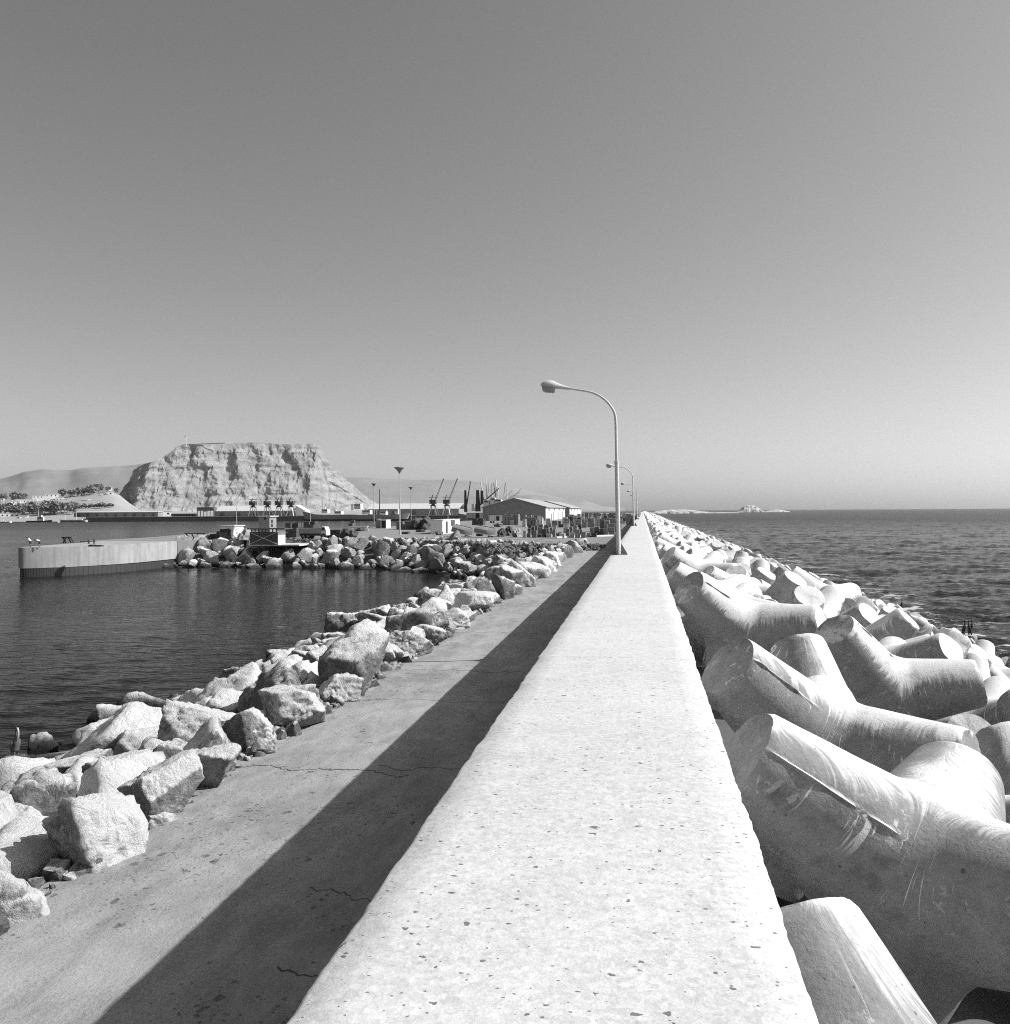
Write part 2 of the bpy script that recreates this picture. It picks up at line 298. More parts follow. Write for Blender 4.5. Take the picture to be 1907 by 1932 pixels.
# ------------------------------------------------------------------ light: sky, sun, haze
SUN_EL, SUN_AZ = R(38.4), math.atan2(.208, .978)          # azimuth measured from +X towards +Y
sv = Vector((math.cos(SUN_EL) * math.cos(SUN_AZ), math.cos(SUN_EL) * math.sin(SUN_AZ), math.sin(SUN_EL)))
ld = bpy.data.lights.new('sun', 'SUN'); ld.energy = 4.9; ld.angle = R(.5); ld.color = (1, 1, 1)
lo = bpy.data.objects.new('sun', ld); COL.objects.link(lo); lo.rotation_euler = sv.to_track_quat('Z', 'Y').to_euler(); lo.location = (60, 0, 80)
W = bpy.data.worlds.new('World'); SC.world = W; W.use_nodes = True; wt = W.node_tree; wt.nodes.clear()
sky = wt.nodes.new('ShaderNodeTexSky'); sky.sky_type = 'NISHITA'; sky.sun_disc = False; sky.sun_elevation = SUN_EL
sky.sun_rotation = math.pi / 2 - SUN_AZ; sky.altitude = 5; sky.air_density = 1.0; sky.dust_density = 1.7; sky.ozone_density = 1.0
sp_ = wt.nodes.new('ShaderNodeSeparateColor'); mx = wt.nodes.new('ShaderNodeMath'); mx.operation = 'MULTIPLY_ADD'
# black-and-white film behind an orange filter: the red light of the sky, no colour
gm = wt.nodes.new('ShaderNodeMath'); gm.operation = 'MULTIPLY'; gm.inputs[1].default_value = .0
mx.inputs[1].default_value = 1.0
cc = wt.nodes.new('ShaderNodeCombineColor'); bg = wt.nodes.new('ShaderNodeBackground'); bg.inputs[1].default_value = .118; wo = wt.nodes.new('ShaderNodeOutputWorld')
L_ = wt.links.new
L_(sky.outputs[0], sp_.inputs[0]); L_(sp_.outputs[1], gm.inputs[0]); L_(sp_.outputs[0], mx.inputs[0]); L_(gm.outputs[0], mx.inputs[2])
for i in range(3): L_(mx.outputs[0], cc.inputs[i])
L_(cc.outputs[0], bg.inputs[0]); L_(bg.outputs[0], wo.inputs[0])
SC.view_settings.view_transform = 'Standard'; SC.view_settings.look = 'None'; SC.view_settings.exposure = .35; SC.view_settings.gamma = 1
SC.cycles.use_denoising = False; SC.cycles.pixel_filter_type = 'BLACKMAN_HARRIS'; SC.cycles.filter_width = 1.1; SC.cycles.max_bounces = 6; SC.cycles.diffuse_bounces = 3; SC.cycles.volume_bounces = 0
try: SC.cycles.volume_step_rate = 1
except Exception: pass
HAZE = True
if HAZE:
    hm = bpy.data.materials.new('sea_haze'); hm.use_nodes = True; ht = hm.node_tree; ht.nodes.clear()
    pv = ht.nodes.new('ShaderNodeVolumePrincipled'); pv.inputs['Color'].default_value = (.92, .92, .92, 1); pv.inputs['Density'].default_value = 2.6e-5; pv.inputs['Anisotropy'].default_value = .25
    ho = ht.nodes.new('ShaderNodeOutputMaterial'); ht.links.new(pv.outputs[0], ho.inputs[1])
    hz = MB().box(-14500, 14500, -3000, 14500, -4, 900).build('haze', hm); tag(hz, kind='stuff')

# ------------------------------------------------------------------ setting
def frange_geo(a, b, s0, g):
    out = [a]; s = s0
    while out[-1] < b: out.append(out[-1] + s); s *= g
    return out
xs = sorted(set([-v for v in frange_geo(0, 14000, 60, 1.5)] + frange_geo(0, 14000, 60, 1.5))); ys = [-2500, -600] + frange_geo(-100, 14000, 60, 1.4)
xs = [min(max(x, -14000), 14000) for x in xs]; ys = [min(y, 14000) for y in ys]
def waves(x, y):
    sea = np.clip((x + 2) / 4, 0, 1); far = np.clip((y - 160) / 60, 0, 1); dl = np.where(x < -1, np.clip((np.hypot(x + 40, (y - 100) * 1.2) - 18) / 60, .12, 1), 1)
    q = lambda s, ax, ay: np.stack([(x * .97 + y * .24) * s * ax, (y * .97 - x * .24) * s * ay, np.zeros_like(x)], -1)
    rd = lambda p, sd: 1 - 2 * np.abs(fbm(p, sd, 2, .5)) ** .8
    a = .10 * rd(q(.42, .6, 1.2), 501) + .045 * rd(q(1.1, .7, 1.2), 503)
    b = .22 * rd(q(.11, .6, 1.1), 505) + 0.18 * rd(q(.28, .6, 1.2), 507) + 0.08 * rd(q(.8, .7, 1.2), 509)
    return np.where(x > -1, b * sea, a * dl * .75)
rr_ = 9. * (14000 / 9.) ** np.linspace(0, 1, 720); th_ = np.linspace(R(-58), R(40), 1050)
RR, TT = np.meshgrid(rr_, th_, indexing='ij'); WX, WY = RR * np.sin(TT), RR * np.cos(TT); WZ = waves(WX, WY) * np.clip(1.4 - RR / 1500, 0, 1)
nv = WX.size; me = bpy.data.meshes.new('water'); idx = np.arange(nv).reshape(RR.shape); qd = np.stack([idx[:-1, :-1], idx[:-1, 1:], idx[1:, 1:], idx[1:, :-1]], -1)[:, ::-1].reshape(-1, 4)
me.vertices.add(nv); me.vertices.foreach_set('co', np.stack([WX, WY, WZ], -1).ravel()); me.loops.add(qd.size); me.loops.foreach_set('vertex_index', qd.ravel().astype(np.int32)); me.polygons.add(len(qd)); me.polygons.foreach_set('loop_start', np.arange(0, qd.size, 4, dtype=np.int32)); me.update(calc_edges=True); me.validate()
tag(link('water', me, M['water'], None, True), kind='structure')
# calm water outside the field seen from here, so a step aside still shows sea
Aw = [[(r * math.sin(t_), r * math.cos(t_), -.03) for r in (0.5, 9, 60, 400, 3000, 14000)] for t_ in np.linspace(R(39.9), R(302.1), 60)]
struct('open_sea', MB().grid(np.array(Aw)), M['water'], fix=False)
tag(MB().prism([(9.2 * math.sin(a), 9.2 * math.cos(a)) for a in np.linspace(0, 2 * math.pi, 25)[:-1]], -2, -.06).build('sea_bed', M['rubble']), kind='structure')

# quay plan (from the photo's waterline and edges), the yard behind the far rock bank
JET = [(-82.0, 150), (-82.0, 141), (-82.6, 135), (-84.2, 130), (-86.4, 126.0), (-88.6, 123.6), (-90.6, 122.2), (-91.6, 121.9), (-92.3, 122.4), (-92.8, 124.2), (-101, 174)]
yardpoly = [(-7.7, 112.5), (-1.0, 112.5), (-1.0, 1500), (-300, 1500), (-150, 760), (-96, 571), (-88, 404), (-84, 270), (-108, 209)] + JET[::-1][0:1] + [(-101, 150.2), (-82.0, 150.2), (-78, 160), (-62, 159), (-44, 158), (-33, 148), (-22, 136), (-13, 126)]
struct('yard_ground', MB().prism(yardpoly, -1.5, YARD), M['yard'])
def smooth_poly(P, a, b, n=6):
    out = list(P[:a + 1])
    for i in range(a, b):
        p = [np.array(P[max(0, min(k, len(P) - 1))], float) for k in (i - 1, i, i + 1, i + 2)]
        for u in np.linspace(0, 1, n + 1)[1:]: out.append(tuple(.5 * ((2 * p[1]) + (p[2] - p[0]) * u + (2 * p[0] - 5 * p[1] + 4 * p[2] - p[3]) * u * u + (3 * p[1] - p[0] - 3 * p[2] + p[3]) * u ** 3)))
    return out + list(P[b + 1:])
JET = smooth_poly(JET, 1, 7)
jm = thing('jetty', 'round-headed concrete jetty standing over dark water at the end of the far rock bank', 'jetty')
j = MB().prism(JET, 1.35, YARD - .002); o = j.build('deck_wall', M['quaywall'], jm, smooth=True, ang=30)
c_ = np.mean(np.array(JET), 0); j2 = MB().prism([(c_[0] + (x - c_[0]) * .965, c_[1] + (y - c_[1]) * .985) for x, y in JET], -2, 1.35); j2.build('sheet_piling', M['pile'], jm)
ribs = MB()
for i in range(len(JET) - 2):
    a, b = np.array(JET[i]), np.array(JET[i + 1]); a = c_ + (a - c_) * (.965, .985); b = c_ + (b - c_) * (.965, .985); n = max(1, int(np.hypot(*(b - a)) / 1.1))
    for k in range(n): q = a + (b - a) * k / n; ribs.tube([(q[0], q[1], -1), (q[0], q[1], 1.34)], .03, 6)
ribs.build('pile_rib', M['pile'], jm)

# path along the foot of the wall
px_ = [-8.15, -7.3, -6.5, -5.5, -4.5, -3.5, -2.5, -1.2]; A = []
for y in np.arange(-8, 112.6, .35):
    row = []
    for i, x in enumerate(px_):
        z = PATH + .018 * float(vnoise(np.array([x * .7, y * .7, 0]), 3)); xx = x
        if i == 0: xx += .2 * float(fbm(np.array([0, y * .55, 0]), 9)); z -= .03
        row.append((xx, y, z))
    A.append([(row[0][0] - .25, y, PATH - .9)] + row)
struct('path', MB().grid(np.array(A)), M['path'], smooth=True, ang=40)

# parapet wall: a rough cast concrete crown, edges chipped and wavy
yy = list(np.arange(-4, 45, .045)) + list(np.arange(45, 150, .3)) + frange_geo(150, 1250, 1, 1.05); A = []
offs = {}
for y in yy:
    k = int((y + .3) // 9.5); offs.setdefault(k, (random.uniform(-.015, .02), random.uniform(-.006, .006)))
    bend = max(0, y - 420) ** 2 * 6e-6
    fade = min(1., 40 / max(abs(y), 40)) if y > 150 else 1.
    e1 = float(.002 * fbm(np.array([.3, y * .8, 0]), 21, 4) + .0045 * fbm(np.array([.3, y * 7, 0]), 22, 4, .65)) * fade - max(0, float(fbm(np.array([9, y * 6, 0]), 25, 3)) - 1.0) * .06
    e2 = float(.004 * fbm(np.array([.3, y * .9, 4]), 31, 4) + .006 * fbm(np.array([.3, y * 6, 4]), 32, 4, .65)) * fade - max(0, float(fbm(np.array([9, y * 6, 7]), 35, 3)) - .85) * .07
    xl, xr = -1.066 - e1 + offs[k][1] + bend, .507 + e2 + offs[k][0] + bend
    t1, t2 = .016 + .012 * abs(float(vnoise(np.array([0, y * 3, 0]), 41))), .016 + .012 * abs(float(vnoise(np.array([0, y * 3, 0]), 42)))
    top = TOP + .006 * float(vnoise(np.array([0, y * 1.1, 2]), 44))
    A.append([(xl, y, 3.2), (xl, y, top - t1), (xl + t1 * .9, y, top - .008), (xl + .2, y, top), (-.28 + bend, y, top + .006), (xr - .2, y, top), (xr - t2 * .9, y, top - .008), (xr, y, top - t2), (xr + .03, y, 1.)])
b = MB().grid(np.array(A)); n0 = len(b.v); w_ = 9
b.f += [tuple(range(w_)), tuple(range(n0 - 1, n0 - 1 - w_, -1))]
one('parapet_wall', b, M['wall'], 'long pale pitted concrete parapet wall running straight out to the horizon', 'wall', smooth=True, ang=50)

# rock bank surfaces (the ground under the boulders)
def zbank(x, y):
    if x > -8.2: return 4.55
    return 4.55 - (-8.2 - x) * (4.9 / 14.3)
WL = np.array([(-18., 117.), (-22.5, 121.), (-29.3, 132.6), (-42., 144.6), (-62., 147.), (-84., 147.)])
def dfar(x, y):
    p = np.array([x, y]); best = (1e9, 0)
    for a, b in zip(WL[:-1], WL[1:]):
        u = np.clip((p - a) @ (b - a) / ((b - a) @ (b - a)), 0, 1); q = a + (b - a) * u; d = np.linalg.norm(p - q); n = np.array([(b - a)[1], -(b - a)[0]]); n = -n if n[1] < 0 else n
        if d < best[0]: best = (d, d if (p - q) @ n >= 0 else -d)
    return best[1]
def zfar(x, y): return min(-.4 + max(dfar(x, y), -3) * .45, 4.5)
A = [[(x, y, zbank(x, y) - (.1 if x > -8.6 else .45) + (.06 if x > -8.6 else .3) * float(fbm(np.array([x * .5, y * .5, 0]), 51, 3))) for x in np.arange(-7.75, -25.1, -.7)] for y in np.arange(-6, 128, 1.)]
struct('embankment', MB().grid(np.array(A)), M['rubble'])
A = [[(x, y, min(-1 + max(dfar(x, y), -2) * .44, 4.3) + .25 * float(fbm(np.array([x * .4, y * .4, 3]), 52, 3))) for x in np.arange(-84.5, -11, 1.)] for y in np.arange(114, 163, 1.)]
struct('far_embankment', MB().grid(np.array(A)), M['rubble'])
def ztet(x): return 6.35 - max(0, x - 2.4) * .365
A = [[(x, y, min(ztet(x) - 2.1, 5.0)) for x in (.45, 2.4, 6, 12, 18, 25)] for y in frange_geo(-10, 1200, 3, 1.05)]
struct('seaward_embankment', MB().grid(np.array(A)), M['rubble'])

# ------------------------------------------------------------------ tetrapods
TA = np.array([[0, 0, 1], [.942809, 0, -1 / 3], [-.471405, .816497, -1 / 3], [-.471405, -.816497, -1 / 3]])
def tetra_mesh(H, nphi, nr, seed, detail):
    L = .643 * H; R0, R1, K = .262 * H, 0.157 * H, .055 * H; ch = .022 * H; V = []; Fc = []
    def sdf(p):
        s = p @ TA.T; r = np.linalg.norm(p[:, None, :] - s[..., None] * TA[None], axis=-1)
        d = np.where(s > 0, (r - (R0 + (R1 - R0) * s / L)) * .985, np.linalg.norm(p, axis=-1)[:, None] - R0)
        o = d[:, 0]
        for k in (1, 2, 3):
            h = np.clip(.5 + .5 * (d[:, k] - o) / K, 0, 1); o = d[:, k] * (1 - h) + o * h - K * h * (1 - h)
        return o
    for li in range(4):
        a = TA[li]; oth = TA[(li + 1) % 4]; e = oth - a * (oth @ a); e /= np.linalg.norm(e); e2 = np.cross(a, e)
        ph = np.arange(nphi) * 2 * np.pi / nphi; dph = (ph + np.pi / 3) % (2 * np.pi / 3) - np.pi / 3
        th = np.arctan((4 / 3) / (.942809 * np.cos(dph))); ev = np.cos(ph)[:, None] * e + np.sin(ph)[:, None] * e2
        D = np.cos(th)[:, None] * a + np.sin(th)[:, None] * ev; lo_, hi_ = np.zeros(nphi), np.full(nphi, H)
        for _ in range(34):
            m_ = (lo_ + hi_) / 2; neg = sdf(D * m_[:, None]) < 0; lo_ = np.where(neg, m_, lo_); hi_ = np.where(neg, hi_, m_)
        P0 = D * lo_[:, None]; s0 = P0 @ a; rings = [P0]
        for j_ in range(1, nr + 1):
            s = s0 + (L - ch - s0) * j_ / nr; lo_, hi_ = np.zeros(nphi), np.full(nphi, R0 * 2.2)
            for _ in range(30):
                m_ = (lo_ + hi_) / 2; neg = sdf(s[:, None] * a + m_[:, None] * ev) < 0; lo_ = np.where(neg, m_, lo_); hi_ = np.where(neg, hi_, m_)
            rings.append(s[:, None] * a + lo_[:, None] * ev)
        rt = lo_
        rings.append((L - ch * .3) * a + (rt - ch * .35)[:, None] * ev)
        for q_ in ((.93, .72, .45, .2) if detail else (.9, .4)): rings.append(L * a + (rt * q_)[:, None] * ev)
        base = len(V); n_c = len(rings)
        for k, rg in enumerate(rings):
            if detail:
                nz_ = fbm(rg / H * 5 + seed * 3.1, seed, 4)[:, None]; am = (.0028 if k <= nr else .012) * H * min(1, .25 + k / nr)
                dr = rg / np.linalg.norm(rg, axis=1)[:, None]; rg = rg + dr * nz_ * am * (0 if k == 0 else 1)
                # casting ridge where the two mould halves met
                if 1 < k <= nr + 1:
                    g_ = np.clip(.6 + .8 * fbm(rg / H * 14 + 3, seed + 5, 2), 0, 1.4); w_ = np.zeros(nphi); w_[0] = 1; w_ = w_ * min(1, (nr + 1 - k) / 3 + .4) * min(1, (k - 1) / 5)
                    rg = rg + (rg - (rg @ a)[:, None] * a) / np.maximum(np.linalg.norm(rg - (rg @ a)[:, None] * a, axis=1), 1e-6)[:, None] * (w_ * g_ * .008 * H)[:, None]
            V += rg.tolist()
        V.append((L * a).tolist()); ctr = len(V) - 1
        for k in range(n_c - 1):
            for i in range(nphi): Fc.append((base + k * nphi + i, base + k * nphi + (i + 1) % nphi, base + (k + 1) * nphi + (i + 1) % nphi, base + (k + 1) * nphi + i))
        for i in range(nphi): Fc.append((base + (n_c - 1) * nphi + i, base + (n_c - 1) * nphi + (i + 1) % nphi, ctr))
    me = bpy.data.meshes.new('tetrapod'); me.from_pydata(V, [], Fc)
    b = bmesh.new(); b.from_mesh(me); bmesh.ops.remove_doubles(b, verts=b.verts, dist=.004 * H); bmesh.ops.recalc_face_normals(b, faces=b.faces); b.to_mesh(me); b.free()
    me.materials.append(M['tetra']); me.polygons.foreach_set('use_smooth', [True] * len(me.polygons)); me.set_sharp_from_angle(angle=R(38))
    return me
HT = 2.9
def aim(a, tw):
    return tuple(Vector((0, 0, 1)).rotation_difference(Vector(a).normalized()) @ Quaternion((0, 0, 1), R(tw)))
HERO = {
 'T0': ((1.55, 5.1, 5.38), aim((-.32, .62, .72), 100), 'grey mottled tetrapod low beside the parapet wall, its blunt leg end nearest the viewer'),
 'T1': ((2.3, 8.3, 6.25), (-0.7888, -0.2709, 0.356, 0.4214), 'biggest tetrapod in view, casting seam running down its long leg against the parapet wall'),
 'T2': ((2.337, 12.638, 6.212), (-0.8624, -0.2846, 0.2897, 0.3021), 'tetrapod whose round grey leg end leans on the wall behind the biggest one'),
 'T3': ((2.85, 15.0, 5.65), aim((-.12, .58, .80), 35), 'tetrapod with a domed leg standing upright behind the second leaning leg end'),
 'T4': ((4.764, 19.283, 5.704), (0.9290, 0.2233, -0.2765, -0.1031), 'tetrapod pointing one flat disc-shaped leg end straight at the viewer'),
 'T5': ((2.295, 21.979, 6.551), (0.8730, 0.3160, -0.3064, -0.2102), 'streaked tetrapod with its oval leg end against the wall and another leg level to seaward'),
 'T6': ((3.487, 51.325, 5.875), (-0.7144, 0.1427, 0.5345, -0.4286), 'tetrapod with a dark oval leg end by the wall beyond the first lamp post'),
 'T7': ((4.229, 39.745, 5.532), (0.9239, 0.3563, -0.1326, 0.0421), 'dome-legged tetrapod just seaward of the first lamp post'),
 'T8': ((6.676, 25.648, 4.963), (-0.6992, -0.4918, -0.0561, -0.5158), 'tetrapod whose long level leg points seaward above the disc-ended one'),
 'T9': ((8.951, 35.302, 4.281), (0.8282, 0.4771, -0.1741, 0.2368), 'small-looking pale tetrapod showing an upturned leg end, mid slope'),
 'T10': ((13.231, 35.447, 2.137), (-0.3718, -0.2960, 0.0587, 0.8779), 'tetrapod low on the slope close to the sea at the frame edge'),
 'T11': ((5.853, 14.358, 4.513), (0.5943, 0.0816, -0.5919, 0.5383), 'white tetrapod at the picture edge seaward of the biggest one'),
 'T12': ((7.459, 39.203, 5.503), (0.7040, 0.2014, -0.3457, -0.5867), 'tetrapod mid slope with two legs spread along the bank'),
 'T13': ((5.197, 72.177, 5.147), (0.8920, 0.3461, -0.2658, -0.1183), 'pale tetrapod between the first and second lamp posts, one leg end raised'),
 'T15': ((3.3, 6.5, 3.75), aim((.92, .28, .28), 60), 'shaded tetrapod low under the biggest one at the bottom corner of the picture'),
 'T14': ((6.595, 20.355, 3.653), (-0.9113, -0.3361, 0.1232, -0.2035), 'tetrapod wedged low between the disc-ended one and the picture edge'),
}
near_me = [tetra_mesh(HT, 168, 34, 3 + k, True) for k in range(3)]; mid_me = [tetra_mesh(HT, 48, 12, 13 + k, True) for k in range(3)]; low_me = tetra_mesh(HT, 18, 4, 1, False)
GRP = 'tetrapods of the seaward armour slope'; tets = []
def place_tet(me, loc, q, label):
    o = bpy.data.objects.new('tetrapod', me); COL.objects.link(o); o.location = loc; o.rotation_mode = 'QUATERNION'; o.rotation_quaternion = q
    tag(o, label, 'tetrapod', GRP); tets.append(o); return o
for i, (k, (loc, q, lab)) in enumerate(HERO.items()): place_tet((near_me if loc[1] < 24 else mid_me)[i % 3], loc, Quaternion(q), lab)
hl = [np.array(v[0]) for v in HERO.values()]
def rand_q(x, tries=60):
    if x < 4.3: return Quaternion((0, 0, 1), R(random.gauss(-5, 9))) @ Quaternion((-.82, -.30, .33, .35)).normalized() @ Quaternion((0, 0, 1), R(random.gauss(0, 8)))
    for _ in range(tries):
        q = Quaternion([random.gauss(0, 1) for _ in range(4)]).normalized(); m = np.array(q.to_matrix()); tips = (m @ TA.T).T * .643 * HT
        if all(x + t[0] > 1.15 for t in tips) and max(t[2] for t in tips) < 1.75: return q
    return q
cand = []
for y in np.arange(-1, 420, 2.25):
    for x in np.arange(2.3, 20.6, 2.1):
        X, Y = x + random.uniform(-.6, .6), y + random.uniform(-.7, .7); X = max(X, 2.25)
        p = np.array([X, Y, ztet(X) - .25 + random.uniform(-.4, .35)])
        dmin = min(np.linalg.norm(p - h) for h in hl)
        if dmin < (2.7 if Y < 24 and X < 9 else 2.2) or (Y < 30 and min(np.hypot(p[0] - h[0], p[1] - h[1]) for h in hl) < 1.6): continue
        if Y < 16 and X < 4: continue
        u_, v_, z_ = proj(p)
        off = z_ < 2 or u_ > 2120 or v_ > 2300
        if z_ < -3 or u_ > 4200 and z_ > 0 and Y > 16: continue
        cand.append((z_ + X * 1.2 + (2000 if off else 0), X, Y, p[2]))
cand.sort(); ind = cand[:270]; rest = cand[270:]
print('tetrapods', len(cand))
LAMPS = [30.6, 86, 145, 203, 262, 321, 380]
for _, X, Y, Z in ind:
    row = 'against the parapet wall' if X < 4.2 else 'mid slope' if X < 13 else 'low on the seaward slope' if X < 18.5 else 'wet at the sea edge'
    zone = 'in the foreground' if Y < 17 else 'short of the first lamp post' if Y < 31 else 'just past the first lamp post' if Y < 58 else 'short of the second lamp post' if Y < 86 else 'past the second lamp post'
    place_tet(mid_me[random.randrange(3)], (X, Y, Z), rand_q(X), 'streaked tetrapod %s %s' % (row, zone))
def merge(name, items, me_list, m, kind='stuff', smooth=True):
    vs, fs, n = [], [], 0
    for me, mat in items:
        v = np.empty(len(me.vertices) * 3); me.vertices.foreach_get('co', v); v = v.reshape(-1, 3)
        vs.append(v @ np.array(mat.to_3x3()).T + np.array(mat.translation)); fs += [tuple(i + n for i in p.vertices) for p in me.polygons]; n += len(v)
    me = bpy.data.meshes.new(name); me.from_pydata(np.concatenate(vs).tolist(), [], fs)
    return tag(link(name, me, m, None, smooth, 40), kind=kind)
it = [(low_me, Matrix.Translation((X, Y, Z)) @ rand_q(X).to_matrix().to_4x4()) for _, X, Y, Z in rest]
for y in frange_geo(420, 1150, 2.6, 1.012):
    bend = max(0, y - 420) ** 2 * 6e-6
    for x in np.arange(2.4, 20, 3.1): X = x + random.uniform(-.6, .6); it.append((low_me, Matrix.Translation((X + bend, y + random.uniform(-1, 1), ztet(X) - .2 + random.uniform(-.4, .4))) @ rand_q(X).to_matrix().to_4x4()))
merge('distant_tetrapods', it, None, M['tetra'])

# ------------------------------------------------------------------ boulders
_ico = {}
def ico(sub):
    if sub not in _ico:
        b = bmesh.new(); bmesh.ops.create_icosphere(b, subdivisions=sub, radius=1); b.verts.ensure_lookup_table()
        _ico[sub] = (np.array([v.co[:] for v in b.verts]), [tuple(v.index for v in f.verts) for f in b.faces]); b.free()
    return _ico[sub]
def boulder_mesh(seed, sub=4, n=None, p=None, rough=1.):
    rg = np.random.default_rng(seed); d, fs = ico(sub); n = n or int(rg.integers(11, 18)); p = p or float(rg.uniform(50, 120))
    N = rg.normal(size=(n, 3)); N /= np.linalg.norm(N, axis=1)[:, None]; h = rg.uniform(.62, 1., n)
    c = np.clip(d @ N.T, 0, None) / h; r = ((c ** p).sum(1) + .55 ** p) ** (-1 / p)
    v = d * r[:, None]; v *= (1 + rough * (.05 * fbm(v * 1.4 + seed, seed, 6, .6) - .06 * np.abs(fbm(v * 3.2 + seed, seed + 3, 6, .66)) + .03 * fbm(v * 9 + seed, seed + 7, 4, .65)))[:, None]
    v *= rg.uniform(.8, 1.15, 3); v = (v - (v.max(0) + v.min(0)) / 2) / ((v.max(0) - v.min(0)) / 2)
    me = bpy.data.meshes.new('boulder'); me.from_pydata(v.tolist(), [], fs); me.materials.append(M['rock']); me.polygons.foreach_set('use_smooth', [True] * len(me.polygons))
    return me
BV = [boulder_mesh(100 + k, 4, 8 + k % 5) for k in range(16)]; BL = [boulder_mesh(200 + k, 3, 8 + k % 4) for k in range(8)]
BG1, BG2 = 'boulders banked between the path and the harbour', 'boulders of the far rock bank'
spots = []
def boulder(me, loc, sc, rot, label, group):
    o = bpy.data.objects.new('boulder', me); COL.objects.link(o); o.location = loc; o.scale = sc; o.rotation_euler = rot
    return tag(o, label, 'boulder', group)
HB = [  # centre and size in the photo
 (60, 1695, 205, 150, 'grey boulder cut by the picture edge beside the path, lowest in view'), (8, 1740, 90, 120, 'dark broken boulder at the picture edge below the lowest grey one'),
 (205, 1575, 190, 165, 'rounded grey boulder leaning on the path edge, few white marks'), (68, 1575, 150, 105, 'boulder with white drips down its face beside the rounded grey one'),
 (305, 1500, 150, 130, 'rough boulder with a black shadowed flank at the path edge'), (228, 1478, 200, 90, 'long sloping boulder streaked white, behind the black-flanked one'),
 (140, 1478, 150, 105, 'pale boulder with a dark undercut side above the dripping one'), (55, 1480, 160, 60, 'bright white boulder slab at the picture edge by the water'),
 (402, 1452, 110, 95, 'small grey boulder at the path edge beside the black-flanked one'), (408, 1388, 190, 120, 'broad flat-topped pale boulder, widest of the rock bank'),
 (275, 1400, 120, 85, 'boulder with white drips left of the broad pale one'), (478, 1385, 100, 95, 'grey pointed boulder touching the path beside the broad pale one'),
 (572, 1350, 125, 105, 'pyramid-shaped pale boulder beside the path'), (585, 1300, 75, 60, 'dark low boulder behind the pyramid-shaped one'),
 (545, 1300, 150, 115, 'tall block with a sunlit flat top, streaked grey front'), (452, 1308, 80, 95, 'white-topped square block overlooking the water'),
 (655, 1305, 80, 62, 'small dark-faced boulder at the path edge'), (690, 1248, 150, 85, 'broad grey boulder against the path below the two white slabs'),
 (600, 1240, 70, 50, 'white rounded boulder just left of the two white slabs'), (647, 1200, 70, 85, 'bright white upright slab, shorter of two'), (705, 1182, 65, 82, 'bright white upright slab, taller of two'),
 (757, 1172, 68, 66, 'square boulder with a dark side beside the taller white slab'), (778, 1222, 95, 58, 'boulder rough with cracks at the path edge past the white slabs'),
 (800, 1182, 110, 52, 'wide pale boulder resting behind the cracked one'), (845, 1205, 70, 48, 'low pale boulder by the path past the cracked one'), (812, 1143, 60, 48, 'pale boulder above the water past the white slabs'),
 (862, 1130, 75, 56, 'light mottled boulder where the inlet begins'), (905, 1120, 70, 60, 'grey boulder in front of the inlet corner'), (928, 1143, 80, 52, 'dark-sided boulder near the path by the inlet corner'), (975, 1113, 80, 40, 'flat pale boulder beside the path by the inlet corner'),
 (870, 1175, 75, 50, 'dark cracked boulder by the path before the inlet'), (160, 1440, 60, 45, 'dark wet boulder at the waterline near the pelican'), (30, 1445, 85, 40, 'white-topped boulder under the pelican'),
 (275, 1355, 60, 40, 'dark wet boulder with a white cap at the waterline'), (230, 1375, 60, 40, 'black wet boulder at the waterline'), (345, 1340, 110, 45, 'long white-topped ledge of rock by the water'), (210, 1425, 60, 50, 'white boulder by the waterline in front of the dark wet ones'),
 (330, 1375, 70, 50, 'pale boulder behind the broad one')]
for i, (x, y, w, h, lab) in enumerate(HB):
    d = ray(x, y); t = 4.
    while t < 160:
        q = CAM + d * t; rr = w / 2 / F * t
        if q[2] < zbank(q[0], q[1]) + .22 * rr * 2 * h / w * .8 or q[2] < .15: break
        t += .05
    rr = w / 2 / F * t * 1.06; hh = h / 2 / F * t * 1.12; q[0] = min(q[0], -7.6 - rr * .62)
    if lab.startswith('white-topped boulder under'): PEL = q.copy(), hh
    boulder(boulder_mesh(300 + i * 7, 5 if y > 1150 else 4), q, (rr, (rr + hh) / 2, hh), (random.uniform(-.14, .14), random.uniform(-.1, .1), R(8) + random.uniform(-.3, .3)), lab, BG1); spots.append((q, (rr + hh) / 2))
cand = []
def addc(p, r, g):
    for (q, s) in spots:
        if np.linalg.norm(p - q) < .80 * (r + s): return
    u_, v_, z_ = proj(p)
    if z_ < -6 or (u_ < -1500 and z_ > 0): return
    spots.append((p, r)); cand.append(((1e-4 if z_ < 2 or u_ < -60 or v_ > 2050 else 1) * r / max(z_, .5), p, r, g))
for pas, (sp, r0, r1, dz) in enumerate(((1.5, .8, 1.35, .12), (1.15, .55, .85, -.05), (.8, .28, .6, .05))):
    for y in np.arange(0, 126, sp):
        for x in np.arange(-8.5, -24, -sp):
            X, Y = x + random.uniform(-.5, .5) * sp, y + random.uniform(-.5, .5) * sp; r = random.uniform(r0, r1) * (.8 if Y > 80 else 1); X = min(X, -7.6 - r * .5)
            if pas == 2 and (X < -14 or Y > 60): continue
            addc(np.array([X, Y, max(zbank(X, Y), -.2) + dz + .12 + random.uniform(-.2, .3) - (.35 if X < -16.5 else 0)]), r, 1)
